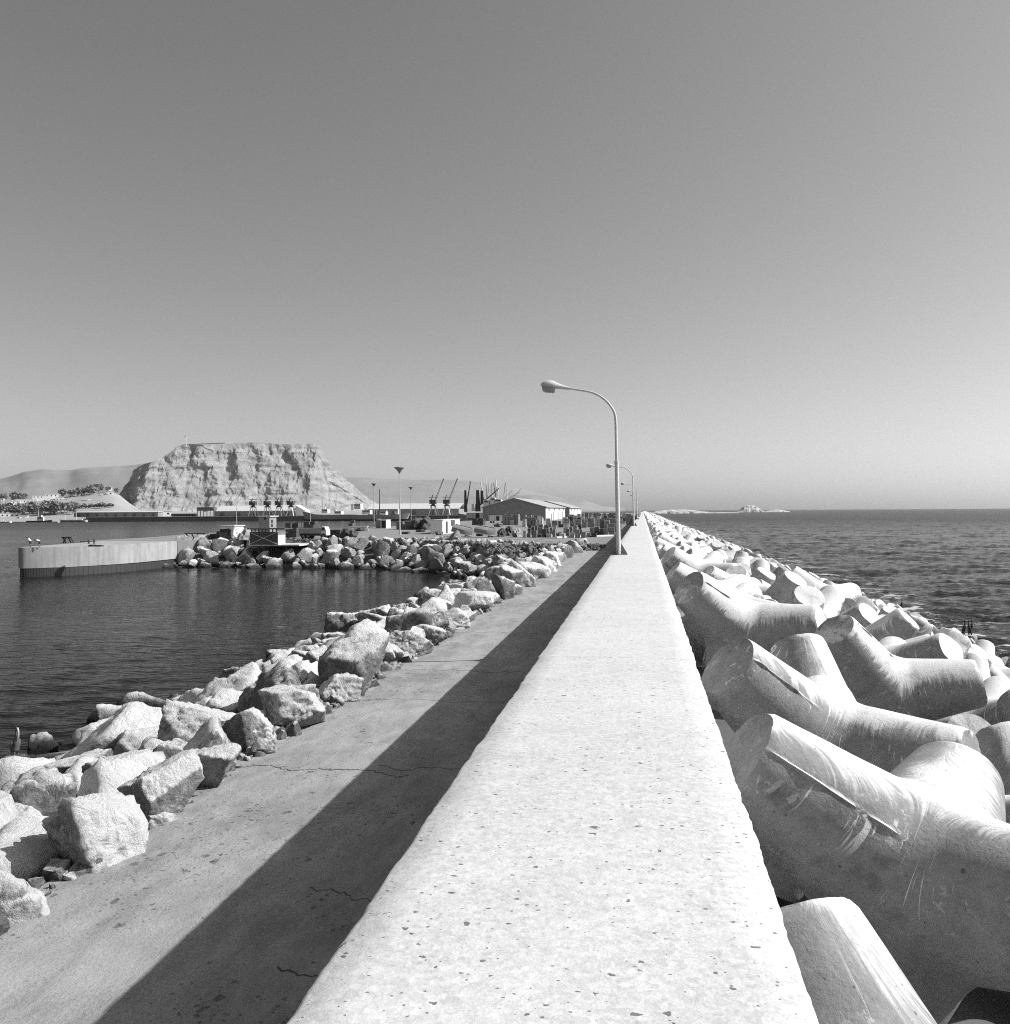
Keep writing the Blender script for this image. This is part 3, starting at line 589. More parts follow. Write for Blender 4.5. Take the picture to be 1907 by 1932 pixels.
for pas, (sp, r0, r1) in enumerate(((2.0, 1.1, 1.8), (1.4, .7, 1.1), (1.1, .45, .7))):
    for x in np.arange(-84, -14, sp):
        for y in np.arange(116, 164, sp):
            q = np.array([x + random.uniform(-.5, .5) * sp, y + random.uniform(-.5, .5) * sp]); d = dfar(*q); zz = zfar(*q) + .1 + random.uniform(-.25, .3)
            if d < -.7 or d > 11.5 or (q[0] > -9 - max(0, 118 - q[1])) or (-68.5 < q[0] < -58.5 and q[1] > 148.6 and zz > 1.6) or (pas == 2 and zz > 1.5 and d < 9): continue
            if -68.5 < q[0] < -58.5: zz = min(zz, 2.2)
            r = random.uniform(r0, r1) * (.75 if q[0] > -30 else 1); addc(np.array([q[0], q[1], min(zz, 4.75 - r * .7)]), r, 2)
cand.sort(key=lambda c: -c[0]); NB = 300 - len(HB) - 2; print('boulders', len(cand))
for k, (_, p, r, g) in enumerate(cand[:NB]):
    sc = (r * random.uniform(.9, 1.2), r * random.uniform(.9, 1.15), r * random.uniform(.72, 1.05)); rot = [random.uniform(0, 6.28) if k_ == 2 else random.uniform(-.5, .5) for k_ in range(3)]
    if g == 2: rot = [random.uniform(0, 6.28) for _k in range(3)]
    if g == 1:
        row = 'on the path edge' if p[0] > -10.5 else 'in the middle of the rock bank' if p[0] > -17 else 'near the harbour water'
        zone = 'in the foreground' if p[1] < 18 else 'before the two white slabs' if p[1] < 34 else 'between the white slabs and the inlet' if p[1] < 90 else 'around the inlet corner'
        lab = 'weathered boulder %s %s' % (row, zone)
    else:
        row = 'at the waterline' if p[2] < 1.2 else 'half way up' if p[2] < 3.2 else 'along the top'
        x = p[0]; zone = 'beside the round-headed jetty' if x < -68 else 'around the crossed platform' if x < -52 else 'in front of the dump truck' if x < -44 else 'below the tall light mast' if x < -34 else 'in front of the upturned boats'
        lab = 'boulder %s of the far bank %s' % (row, zone)
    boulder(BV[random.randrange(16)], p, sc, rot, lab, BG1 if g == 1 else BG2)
it = []
for _, p, r, g in cand[NB:]: it.append((BL[random.randrange(8)], Matrix.Translation(p) @ Euler([random.uniform(0, 6.28) for _ in range(3)]).to_matrix().to_4x4() @ Matrix.Scale(r, 4)))
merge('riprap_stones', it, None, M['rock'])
it = []
for _ in range(800):     # loose stones where the path ends and on the brow of the far bank
    if random.random() < .6: X, Y = random.uniform(-20, -5.2), random.gauss(117.5, 3.2); z = 4.5 + max(0, 1 - abs(Y - 117) / 5) * .5 if X > -15 else 4.3
    else:
        X = random.uniform(-80, -18); Y = float(np.interp(X, WL[::-1, 0], WL[::-1, 1])) + random.uniform(10, 15); z = YARD - .05
    s_ = random.uniform(.1, .36) * (1.4 if random.random() < .1 else 1)
    it.append((BL[random.randrange(8)], Matrix.Translation((X, Y, z)) @ Euler([random.uniform(0, 6.28) for _ in range(3)]).to_matrix().to_4x4() @ Matrix.Scale(s_, 4)))
for _ in range(900):
    Y = random.uniform(6, 70); X = -7.75 - abs(random.gauss(0, .3)); s_ = random.uniform(.02, .12) if random.random() < .8 else random.uniform(.12, .3)
    it.append((BL[random.randrange(8)], Matrix.Translation((X, Y, 4.47)) @ Euler([random.uniform(0, 6.28) for _ in range(3)]).to_matrix().to_4x4() @ Matrix.Scale(s_, 4)))
merge('rubble', it, None, M['rock'])

# ------------------------------------------------------------------ street lamps on the wall
def make_lamp():
    t = thing('street_lamp', '', 'street lamp', (0, 0, 0), 0, 'curved lamp posts along the parapet wall')
    lean = -.015
    P_ = [(0, 0, .02), (lean * 1.5, 0, 1.5), (lean * 3.12, 0, 3.12)]; MB().tube(P_, [.08, .074, .07], 14).build('pole', M['galv'], t, smooth=True, ang=40)
    x0 = lean * 3.12; arm = [(x0, 0, 3.10), (x0 - .01, 0, 3.8), (x0 - .02, 0, 4.44), (-.10, 0, 4.74), (-.21, 0, 4.97), (-.42, 0, 5.22), (-.71, 0, 5.42), (-1.0, 0, 5.52), (-1.3, 0, 5.58), (-1.66, 0, 5.64)]
    # smooth the bend
    pts = []
    for i in range(len(arm) - 1):
        a, b, c, d = [Vector(arm[max(0, min(k, len(arm) - 1))]) for k in (i - 1, i, i + 1, i + 2)]
        for u in (0, .25, .5, .75): pts.append(.5 * ((2 * b) + (c - a) * u + (2 * a - 5 * b + 4 * c - d) * u * u + (3 * b - a - 3 * c + d) * u ** 3))
    pts.append(Vector(arm[-1])); n = len(pts)
    MB().tube(pts, [.05 - .018 * i / n for i in range(n)], 12).build('arm', M['galv'], t, smooth=True, ang=40)
    MB().tube([(x0, 0, 3.06), (x0, 0, 3.16)], .08, 14).build('collar', M['galv'], t, smooth=True, ang=40)
    # luminaire: cone neck swelling into a hooded head with a glass bowl below
    A = []
    for xx, ry, zt, zb in ((-1.62, .045, .045, -.045), (-1.8, .07, .08, -.055), (-2.02, .11, .14, -.06), (-2.16, .15, .20, -.045), (-2.3, .17, .21, -.03), (-2.45, .16, .17, -.02), (-2.56, .13, .09, -.015), (-2.6, .09, .03, -.01)):
        zc = 5.64 + (-1.62 - xx) * .13
        A.append([(xx, ry * math.cos(a), zc + (zt if math.sin(a) > 0 else -zb) * math.sin(a)) for a in np.linspace(0, 2 * math.pi, 17)])
    b = MB().grid(np.array(A)); hd = b.build('lamp_head', M['galv'], t, smooth=True, ang=50)
    g = MB(); A = []
    for zz, sx, sy in ((.0, 1., 1.), (-.1, .96, .95), (-.19, .86, .85), (-.215, .6, .6), (-.22, .05, .05)):
        A.append([(-2.33 + .235 * sx * math.copysign(abs(math.cos(a)) ** .5, math.cos(a)), .145 * sy * math.copysign(abs(math.sin(a)) ** .5, math.sin(a)), 5.73 + zz - .13 * (.235 * sx * math.cos(a))) for a in np.linspace(0, 2 * math.pi, 25)])
    g.grid(np.array(A)).build('lamp_glass', M['glass'], hd, smooth=True, ang=40)
    MB().box(-.3, .3, -.26, .26, .0, .022).build('base_plate', M['steel'], t)
    for k in range(4):
        a = k * math.pi / 2; c, s_ = math.cos(a), math.sin(a); m = MB(); th = .008
        pr = [(.07, .022), (.30, .022), (.085, .40)]
        m.add([(c * x - s_ * y, s_ * x + c * y, z) for y in (-th, th) for x, z in pr], [(0, 1, 2), (5, 4, 3), (0, 3, 4, 1), (1, 4, 5, 2), (2, 5, 3, 0)]).build('gusset', M['steel'], t)
    return t
lamp0 = make_lamp()
LL = ['tall curved street lamp closest to the viewer, bolted to the parapet wall', 'second curved street lamp along the parapet wall', 'third curved street lamp along the parapet wall', 'fourth, tiny-looking street lamp along the parapet wall', 'fifth distant street lamp along the parapet wall', 'sixth far street lamp along the parapet wall', 'last visible street lamp before the end of the wall']
for i, y in enumerate(LAMPS):
    if i == 0: lamp0.location = (-.80, y, TOP); lamp0['label'] = LL[0]
    else: dup(lamp0, (-.80, y, TOP), None, LL[i])

# ------------------------------------------------------------------ yard: huts, truck, boats, stacks (placed on the ground from the photo)
def fr(xl, xr, yt, yb, z=YARD):
    Y0 = sZ((xl + xr) / 2, yb, z)[1]; return sY(xl, yb, Y0)[0], sY(xr, yb, Y0)[0], Y0, sY((xl + xr) / 2, yt, Y0)[2]
def pz(x, y, Y0): q = sY(x, y, Y0); return q[0], q[2]
def shed(name, label, cat, xl, xr, yt, yb, D, wall, roofm, doors=(), wins=(), sdoors=(), swins=(), over=.25, rt=.15, z=YARD, group=None):
    X0, X1, Y0, Zt = fr(xl, xr, yt, yb, z); t = thing(name, label, cat, ((X0 + X1) / 2, Y0, z), 0, group); o = np.array([(X0 + X1) / 2, Y0, z]); w = (X1 - X0) / 2; h = Zt - z
    MB().box(-w, w, 0, D, 0, h - rt).build('wall', wall, t); MB().box(-w - over, w + over, -over, D + over, h - rt + .003, h).build('roof', roofm, t)
    for nm, lst in (('door', doors), ('window', wins)):
        for a in lst:
            x0, z1 = pz(a[0], a[2], Y0); x1, z0 = pz(a[1], a[3], Y0); x0, x1, z0, z1 = x0 - o[0], x1 - o[0], max(z0 - z, .02), z1 - z
            f = MB().box(x0 - .06, x1 + .06, -.04, .02, z0 - (.0 if nm == 'door' else .06), z1 + .06).build(nm, M['dgrey'], t); MB().box(x0, x1, -.055, -.02, z0, z1).build('panel' if nm == 'door' else 'pane', M['black'], f)
    for nm, lst in (('door', sdoors), ('window', swins)):
        for y0, y1, z0, z1 in lst:
            f = MB().box(w - .02, w + .04, y0 - .06, y1 + .06, z0, z1 + .06).build(nm, M['dgrey'], t); MB().box(w + .02, w + .055, y0, y1, z0 + .02, z1).build('panel' if nm == 'door' else 'pane', M['black'], f)
    return t, X0, X1, Y0, Zt
# small flat hut with ladders
h_, X0, X1, Y0, Zt = shed('flat_roof_hut', 'small flat-roofed hut with dark window and doorway behind the far rock bank', 'hut', 880, 935, 2101, 2158, 4.2, M['white'], M['offwhite'], doors=[(911, 918, 2115, 2143)], wins=[(900, 908, 2116, 2128), (882, 889, 2117, 2128), (891, 898, 2117, 2128)], sdoors=(), swins=())
MB().box(-(X1 - X0) / 2 + .05, -(X1 - X0) / 2 + 2.2, -.03, -.005, .05, 1.9).build('dark_boarding', M['dgrey'], h_)
for i, (a, b, c, d) in enumerate(((958, 2150, 937, 2100), (962, 2152, 944, 2104), (950, 2156, 928, 2128))):
    p0, p1 = pz(a, b, Y0 - .8), pz(c, d, Y0 + .5); tag(MB().tube([(p0[0], Y0 - .9, YARD - .1), (p1[0], Y0 + .3, p1[1])], .07, 6).build('leaning_pole', M['wood']), ('long bleached pole leaning on the flat-roofed hut', 'second long pole leaning on the flat-roofed hut', 'shorter pole leaning low on the flat-roofed hut')[i], 'pole', 'poles leaning on the hut')
# crossed platform over the boulders, with the tall watch hut behind
Yp = 150.2
def pp(x, y): return pz(x, y, Yp)
t = thing('boarded_platform', 'dark boarded platform marked with a pale cross, raised on posts over the boulders', 'platform', (pp(1055, 2178)[0], Yp, 3.9)); ox = t.location[0]
(xa, z1), (xb, z0) = pp(999, 2127), pp(1111, 2178); xa -= ox; xb -= ox; z1 -= 3.9; z0 -= 3.9
pn = MB().box(xa, xb, 0, .12, z0, z1).build('panel', M['dgrey'], t)
for a, b in (((xa + .1, z1 - .1), (xb - .1, z0 + .1)), ((xa + .1, z0 + .1), (xb - .1, z1 - .1))): MB().beam((a[0], -.04, a[1]), (b[0], -.04 - .02 * (a[1] < b[1]), b[1]), .26, .06).build('brace', M['white'], pn)
x0, z2 = pp(990, 2113); x1, _ = pp(1140, 2113); x0 -= ox; x1 -= ox; z2 -= 3.9
MB().box(x0, x1, -.15, 3.6, z2 - .2, z2).build('top_beam', M['brown'], t)
for k in range(8): MB().box(xa + .25 + k * (xb - xa - .6) / 7, xa + .40 + k * (xb - xa - .6) / 7, .02, .16, z1 + .003, z2 - .203).build('post', M['brown'], t)
MB().box(xb + .003, xb + .1, .02, 3.2, z0, z1).build('side_panel', M['white'], t)
xd = pp(1196, 2170)[0] - ox; MB().box(xa, xd, .2, 9.5, z0 - .25, z0 - .003).build('deck', M['offwhite'], t)
for x in (1031, 1143):
    q = pp(x, 2190)[0] - ox; MB().tube([(q, .4, z0 - .25), (q, .4, -3.6)], .12, 8).build('stilt', M['dsteel'], t)
sh = shed('watch_hut', 'tall narrow watch hut with overhanging flat roof rising behind the crossed platform', 'hut', 1036, 1079, 2063, 2150, 3.4, M['grey'], M['white'], wins=[(1057, 1064, 2070, 2077)], swins=[(.8, 1.5, 2.9, 3.5), (.8, 1.5, 2.1, 2.7)], over=.35)
# dump truck
X0, X1, Y0, Zt = fr(1196, 1306, 2112, 2156); t = thing('dump_truck', 'grey dump truck with ribbed side boards parked behind the far rock bank', 'truck', (X0, Y0, YARD)); L_t = X1 - X0; hT = Zt - YARD
bd = MB().box(0, L_t * .78, 0, 2.3, 1.05, hT).build('dump_body', M['grey'], t)
for k in range(6): MB().box(L_t * .78 * k / 5.2 + .02, L_t * .78 * k / 5.2 + .14, -.07, -.003, 1.08, hT - .02).build('rib', M['grey'], bd)
cb = MB().yprism([(L_t * .79, .7), (L_t * .99, .7), (L_t * .99, 1.5), (L_t * .93, hT + .25), (L_t * .79, hT + .25)], .1, 2.2).build('cab', M['offwhite'], t)
MB().box(L_t * .82, L_t * .93, .07, .12, 1.6, hT + .1).build('window', M['pane'], cb); MB().box(L_t * .7, L_t * .86, -.1, 1.9, hT + .26, hT + .34).build('canopy', M['grey'], t); MB().box(0, L_t * .98, .3, 2., .6, 1.04).build('chassis', M['dsteel'], t)
for x in (.16, .32, .88):
    for y in (.05, 2.0):
        w_ = MB().tube([(L_t * x, y, .52), (L_t * x, y + .28, .52)], .52, 16).build('wheel', M['black'], t, smooth=True, ang=40); MB().tube([(L_t * x, y - .01, .52), (L_t * x, y + .29, .52)], .22, 10).build('hub', M['steel'], w_)
# trestle table, boxes, racks
def trestle(label, xl, xr, yt, yb, m):
    X0, X1, Y0, Zt = fr(xl, xr, yt, yb); t = thing('trestle_table', label, 'table', (X0, Y0, YARD)); h = Zt - YARD; w = X1 - X0
    MB().box(0, w, 0, 1.6, h - .18, h).build('tabletop', m, t)
    for x in (.06, .32, .62, .9): MB().beam((w * x, .3, h - .18), (w * x + random.choice((-.5, .5)), .3, 0), .16).build('leg', M['brown'], t)
trestle('long dark timber trestle table at the root of the jetty', 738, 822, 2132, 2156, M['brown'])
trestle('small dark trestle frame standing out on the jetty', 246, 285, 2147, 2172, M['brown'])
for i, (a, b, c, d, m, l) in enumerate(((828, 841, 2142, 2158, 0, 'small dark box beside the trestle table'), (840, 856, 2136, 2157, 1, 'taller brown box beside the flat-roofed hut'), (857, 870, 2140, 2156, 2, 'low grey box touching the flat-roofed hut'), (866, 880, 2127, 2157, 0, 'narrow dark upright box against the flat-roofed hut'))):
    X0, X1, Y0, Zt = fr(a, b, c, d); bb = MB().box(X0, X1, Y0, Y0 + 1.2, YARD, Zt); bb.box(X0 - .05, X1 + .05, Y0 - .05, Y0 + 1.25, Zt + .002, Zt + .08); one('storage_box', bb, M['crate'][m], l, 'box')
def stack(xl, xr, yt, yb, D, m, label, cell=1.1, group=None, ragged=.35, name='cargo_stack', z=YARD):
    X0, X1, Y0, Zt = fr(xl, xr, yt, yb, z); nx = max(1, round((X1 - X0) / cell)); nz = max(1, round((Zt - z) / (cell * .8))); ny = max(1, round(D / cell)); b = MB(); cx, cz, cy = (X1 - X0) / nx, (Zt - z) / nz, D / ny
    for i in range(nx):
        for k in range(ny):
            top = nz - (random.random() < ragged and nz > 1)
            for l in range(top):
                j = lambda s_: random.uniform(0, s_)
                b.box(X0 + i * cx + .02 + j(.09), X0 + (i + 1) * cx - .02 - j(.09), Y0 + k * cy + j(.16), Y0 + (k + 1) * cy - .04 - j(.05), z + l * cz + .012, z + (l + 1) * cz - .02 - j(.05))
    return one(name, b, m, label, 'cargo stack', group)
K = M['crate']
stack(1140, 1186, 2090, 2150, 4, K[0], 'tall dark crate stack beside the watch hut'); stack(1186, 1255, 2085, 2122, 5, K[0], 'long dark crate stack rising behind the dump truck', group=None)
stack(1306, 1362, 2117, 2150, 3, K[0], 'dark low crate stack in front of the dump truck cab')
stack(1585, 1640, 2086, 2118, 6, K[1], 'brown crate stack beside the tall light mast'); stack(1393, 1412, 2080, 2104, 3, K[1], 'small brown stack on the far side of the pale racks')
stack(1605, 1634, 2126, 2136, 2, K[0], 'low dark pile of boards at the foot of the tall light mast'); stack(1888, 1934, 2073, 2100, 5, K[0], 'dark square stack at the end of the long white shed')
stack(2010, 2075, 2056, 2100, 5, K[2], 'tall grey stack of crates before the big warehouse gable'); stack(2040, 2058, 2068, 2100, 2, K[3], 'narrow pale stack in front of the tall grey one')
def pile(xl, xr, yt, yb, m, label, name='net_pile', cat='net pile', ny=1.2):
    X0, X1, Y0, Zt = fr(xl, xr, yt, yb); rg = np.random.default_rng(int(xl)); d, fs = ico(3); vs = d * (1 + .28 * fbm(d * 2.4 + xl, int(xl), 5, .65))[:, None]; vs[:, 2] = np.maximum(vs[:, 2], -.35)
    vs = vs * np.array([(X1 - X0) / 2, (Zt - YARD) * ny, (Zt - YARD) * .78]); vs[:, 2] -= vs[:, 2].min(); b = MB().add((vs + np.array([(X0 + X1) / 2, Y0 + 1, YARD - .02])).tolist(), fs); return one(name, b, m, label, cat)
pile(1353, 1420, 2114, 2152, M['net'], 'dark heap of fishing nets right behind the rocks'); pile(1418, 1452, 2112, 2125, M['net'], 'small dark heap under the pale racks'); pile(955, 1000, 2118, 2160, K[2], 'pale heap of scrap beside the flat-roofed hut', 'scrap_heap', 'scrap heap')
for a, b, c, d, l in ((1990, 2022, 2112, 2146, 'low heap of machinery scrap just past the second upturned boat'), (2018, 2052, 2106, 2142, 'broader heap of machinery scrap between the upturned boats and the crates'), (2050, 2082, 2114, 2148, 'small scrap heap touching the first ragged crate stacks'), (1975, 2010, 2092, 2108, 'low brown heap behind the scrap near the upturned boats'), (1740, 1770, 2122, 2140, 'small dark heap at the corner of the long white shed'), (1660, 1700, 2118, 2128, 'low spread of debris in front of the bushy net heaps')): pile(a, b, c, d, random.choice((M['net'], K[1], K[2])), l, 'scrap_heap', 'scrap heap')
for i, (a, b) in enumerate(((1648, 1690), (1680, 1728))): pile(a, b, 2072, 2118, M['net'], ('bushy dark net heap left of the long white shed', 'bushy dark net heap touching the long white shed')[i])
X0, X1, Y0, Zt = fr(1396, 1470, 2104, 2124); t = thing('drying_rack', 'row of pale slatted drying racks beyond the net heap', 'rack', (X0, Y0, YARD)); w = X1 - X0; h = Zt - YARD
MB().box(0, w, 0, 1.5, h - .12, h).build('rack_top', M['offwhite'], t)
for k in range(14): MB().beam((w * k / 13.5 + .1, 0, h - .1), (w * k / 13.5 + (.5 if k > 5 else .1), -.1, 0), .14).build('leg', M['offwhite'], t)
X0, X1, Y0, Zt = fr(1499, 1524, 2078, 2113); t = thing('fuel_tank', 'upright dark cylindrical tank beside the small white store', 'tank', ((X0 + X1) / 2, Y0 + 1.5, YARD)); r_ = (X1 - X0) / 2
MB().tube([(0, 0, 0), (0, 0, Zt - YARD)], r_, 24).build('shell', M['steel'], t, smooth=True, ang=40); MB().tube([(0, 0, Zt - YARD + .002), (0, 0, Zt - YARD + .25)], [r_ * .9, .2], 24).build('cap', M['steel'], t)
shed('small_store', 'small white store with a dark open doorway beside the upright tank', 'hut', 1523, 1546, 2078, 2113, 4.6, M['white'], M['offwhite'], doors=[(1527, 1543, 2083, 2111)], over=.1)
# long white shed, dark gable end towards us
X0, X1, Y0, Zt = fr(1723, 1771, 2078, 2136); D = 19.; Xr = X1
t, *_ = shed('long_shed', 'long low white shed with grey end wall and dark doorways behind the rocks', 'shed', 1723, 1771, 2078, 2136, D, M['white'], M['offwhite'], sdoors=[(3.6, 5.2, .1, 2.7)], swins=[(8.6, 9.4, 1.6, 2.9), (9.8, 10.6, 1.6, 2.9), (11, 11.8, 1.6, 2.9), (12.2, 13, 1.6, 2.9)], over=.12)
# two upturned boats
def upturned(label, xl, xr, yt, yb, tilt):
    X0, X1, Y0, Zt = fr(xl, xr, yt, yb, YARD + .2); Lb = (X1 - X0); Bm, Hb = 1.45, (Zt - YARD) * .62
    t = thing('upturned_boat', label, 'boat', ((X0 + X1) / 2, Y0 + 1.2, YARD + .55), R(-12), 'upturned boats by the long shed'); A, S_ = [], []
    for u in np.linspace(0, 1, 15):
        bw = Bm * (1 - max(0, (u - .45) / .55) ** 2.2 * .93) * (.86 + .14 * min(1, u / .3)); kz = Hb * (1 - .12 * (u - .5) ** 2); x = (u - .5) * Lb
        row = [(x, -bw, .0), (x, -bw * 1.0, Hb * .30), (x, -bw * .93, Hb * .62), (x, -bw * .55, kz * .93), (x, 0, kz), (x, bw * .55, kz * .93), (x, bw * .93, Hb * .62), (x, bw, Hb * .30), (x, bw, 0)]
        A.append(row); S_.append([(x, -bw - .05, .02), (x, -bw - .07, .15)])
    b = MB().grid(np.array(A)); b.f += [tuple(range(9)), tuple(14 * 9 + k for k in range(8, -1, -1))]; hu = b.build('hull', M['steel'], t, smooth=True, ang=35)
    MB().grid(np.array(S_)).build('rubbing_strake', M['white'], hu); MB().box(-Lb * .46, Lb * .42, -.05, .05, Hb * .97, Hb + .12).build('keel', M['grey'], hu)
    for x in (-Lb * .3, Lb * .3): MB().box(x - .2, x + .2, -1.3, 1.3, -.52, -.02).build('support_block', M['brown'], t)
    t.rotation_euler[1] = R(tilt)
upturned('upturned grey boat resting in front of the long white shed', 1806, 1888, 2098, 2142, 13); upturned('second upturned boat with pale lettering stripe beside the first one', 1898, 1980, 2100, 2145, 10)
# railway wagons and trailers beyond
for i, (a, b, c, d, l) in enumerate(((1866, 1956, 2051, 2078, 'long pale slatted wagon behind the long white shed'), (1956, 2028, 2062, 2092, 'white box trailer with an open dark door'), (1985, 2062, 2048, 2064, 'pale roofed wagon in front of the warehouse gable'))):
    X0, X1, Y0, Zt = fr(a, b, c, d); t = thing('freight_wagon', l, 'wagon', (X0, Y0, YARD)); w = X1 - X0; h = Zt - YARD; bd = MB().box(0, w, 0, 2.6, .9, h).build('body', M['white'], t); MB().box(-.15, w + .15, -.12, 2.7, h + .002, h + .15).build('roof', M['offwhite'], t)
    for k in range(int(w / 1.1)): MB().box(k * 1.1 + .2, k * 1.1 + .32, -.06, -.002, .95, h - .05).build('slat', M['grey'], bd)
    MB().box(w * .42, w * .58, -.075, -.062, 1., h - .2).build('door', M['black'], bd)
    for x in (.12, .26, .74, .88): MB().tube([(w * x, .1, .45), (w * x, .4, .45)], .45, 12).build('wheel', M['dsteel'], t)
# crowded cargo yard between the warehouses and the wall
random.seed(21); GST = 'cargo stacks crowding the yard'
rows = [(2118, 2040, 2425, 2030), (2150, 2085, 2360, 2085)]
def yard_row(yb, x0, x1, hmin, hmax, wmin, wmax, lab, D, skip=.12):
    x = x0
    while x < x1:
        w = random.uniform(wmin, wmax)
        if random.random() > skip * .3: stack(x, x + w, yb - random.uniform(hmin, hmax), yb + random.uniform(-3, 3), D * random.uniform(.7, 1.2), K[random.choice((0, 1, 1, 2, 2, 2, 3, 3))], lab, 1.0, GST, .5)
        x += w + random.uniform(-1, 4)
yard_row(2150, 2092, 2370, 14, 36, 12, 22, 'waist-high ragged stack at the front of the crowded yard, along the white kerb', 2)
yard_row(2138, 2088, 2330, 22, 44, 12, 22, 'ragged stack in the second line behind the white kerb', 2.2)
yard_row(2108, 2090, 2160, 30, 50, 14, 24, 'dark stack standing before the corner of the big warehouse', 3)
yard_row(2108, 2160, 2400, 20, 36, 18, 30, 'square stack below the lit side wall of the big warehouse', 3)
yard_row(2142, 2358, 2480, 20, 50, 16, 26, 'dark block of stacks behind the pole of the first lamp', 4, 0)
yard_row(2126, 2400, 2490, 40, 56, 16, 26, 'tall dark stack beside the foot of the parapet wall', 4, 0)
yard_row(2096, 2250, 2520, 14, 30, 16, 26, 'distant square stack beyond the open lane of the yard', 4, .05)
yard_row(2102, 2095, 2170, 30, 46, 14, 22, 'dark stack standing against the big warehouse gable', 3)
yard_row(2089, 2250, 2545, 14, 26, 12, 22, 'square stack in the middle distance of the crowded yard', 4, .05)
yard_row(2083, 2262, 2560, 12, 24, 12, 22, 'far stack in the hazy end of the yard', 5, .05)
yard_row(2073, 2262, 2580, 10, 22, 10, 18, 'farthest low stack near the horizon in the yard', 7, .03)
yard_row(2064, 2330, 2590, 8, 14, 9, 16, 'tiny stack on the skyline of the yard', 10, .03)
for x, yt, yb, l in ((2207, 2055, 2110, 'tall white post in the yard before the warehouse corner'), (2328, 2066, 2104, 'broad white upright board in the crowded yard'), (2365, 2062, 2104, 'thin white upright in the crowded yard, first of a pair'), (2371, 2062, 2104, 'thin white upright in the crowded yard, second of a pair'), (2160, 2064, 2110, 'white post beside the big warehouse gable'), (2483, 2126, 2160, 'short white gate post at the foot of the parapet wall')):
    X0, X1, Y0, Zt = fr(x, x + (7 if x in (2328, 2483) else 3), yt, yb); one('marker_post', MB().box(X0, X1, Y0 - 1, Y0 - .7, YARD, Zt).box(X0 - .02, X1 + .02, Y0 - 1.02, Y0 - .68, Zt + .002, Zt + .06), M['white'], l, 'post')
a, b = sZ(2225, 2152, YARD), sZ(2452, 2144, YARD); one('kerb', MB().beam((a[0], a[1], YARD + .14), (b[0], b[1], YARD + .14), .5, .3), M['white'], 'low white kerb along the front of the crowded cargo yard', 'kerb')
# light masts with funnel heads
def mast(label, x, yb, yt, z=YARD, head=True, rad=.16, hr=1.15):
    q = sZ(x, yb, z); zt = sY(x, yt, q[1])[2]; t = thing('light_mast', label, 'light mast', (q[0], q[1], z), 0, 'slender light masts in the yard'); h = zt - z
    MB().tube([(0, 0, 0), (0, 0, h)], [rad, rad * .55], 8).build('pole', M['offwhite'], t, smooth=True, ang=40)
    if head: MB().tube([(0, 0, h - 1.4), (0, 0, h - .7), (0, 0, h - .12), (0, 0, h)], [rad * .6, hr * .45, hr, hr * .96], 16).build('lamp_funnel', M['steel'], t, smooth=True, ang=40)
mast('tallest slender mast with a funnel-shaped lamp, standing behind the rocks', 1600, 2138, 1868); mast('slender mast with a funnel lamp beside the upright tank', 1497, 2092, 1933); mast('slender funnel-lamp mast behind the net heaps', 1645, 2086, 1948)
mast('plain thin pole rising from the flat-roofed hut', 947, 2110, 1935, head=False, rad=.12); mast('plain thin pole above the dark stacks behind the truck', 1243, 2098, 1953, head=False, rad=.12); mast('short plain pole above the roof of the long white shed', 1793, 2100, 2010, head=False, rad=.12)
# the two warehouses of the near port
def warehouse(label, Y0, Y1):
    xr, xl, xm = -48., -80., -64.; ze, za = 11.2, 15.7; t = thing('warehouse', label, 'warehouse', (xm, Y0, YARD)); g = lambda x, z: (x - xm, z - YARD)
    MB().yprism([g(xl, YARD), g(xr, YARD), g(xr, ze), g(xm, za), g(xl, ze)], 0, Y1 - Y0).build('wall', M['steel'], t)
    rf = MB()
    for s_ in (-1, 1):
        a, b = (0, za - YARD + .02), (s_ * 16.8, ze - YARD - .16); rf.yprism([a, b, (b[0], b[1] + .3), (0, a[1] + .32)], -.7, Y1 - Y0 + .7)
    rf.build('roof', M['roof'], t)
    fac = MB().box(16.003, 16.1, .02, Y1 - Y0 - .02, 0, 6.1).build('side_wall', M['offwhite'], t)
    n = 4; L_ = (Y1 - Y0)
    for k in range(n):
        y = L_ * (k + .55) / n; MB().box(16.11, 16.5, y - 1.6, y + 1.6, 5.1, 6.1).build('gutter_bracket', M['grey'], t); MB().box(16.11, 16.2, y - 6, y - 4.4, 0, 4.3).build('door', M['dgrey'], t)
warehouse('big gabled warehouse with pale roof and shadowed gable facing us', 450, 564); warehouse('second gabled warehouse set behind the first one', 600, 717)

# ------------------------------------------------------------------ far harbour
random.seed(5)
QZ = 5.3; YQ = 935.
def X_(xs, Y): return sY(xs, 2040, Y)[0]
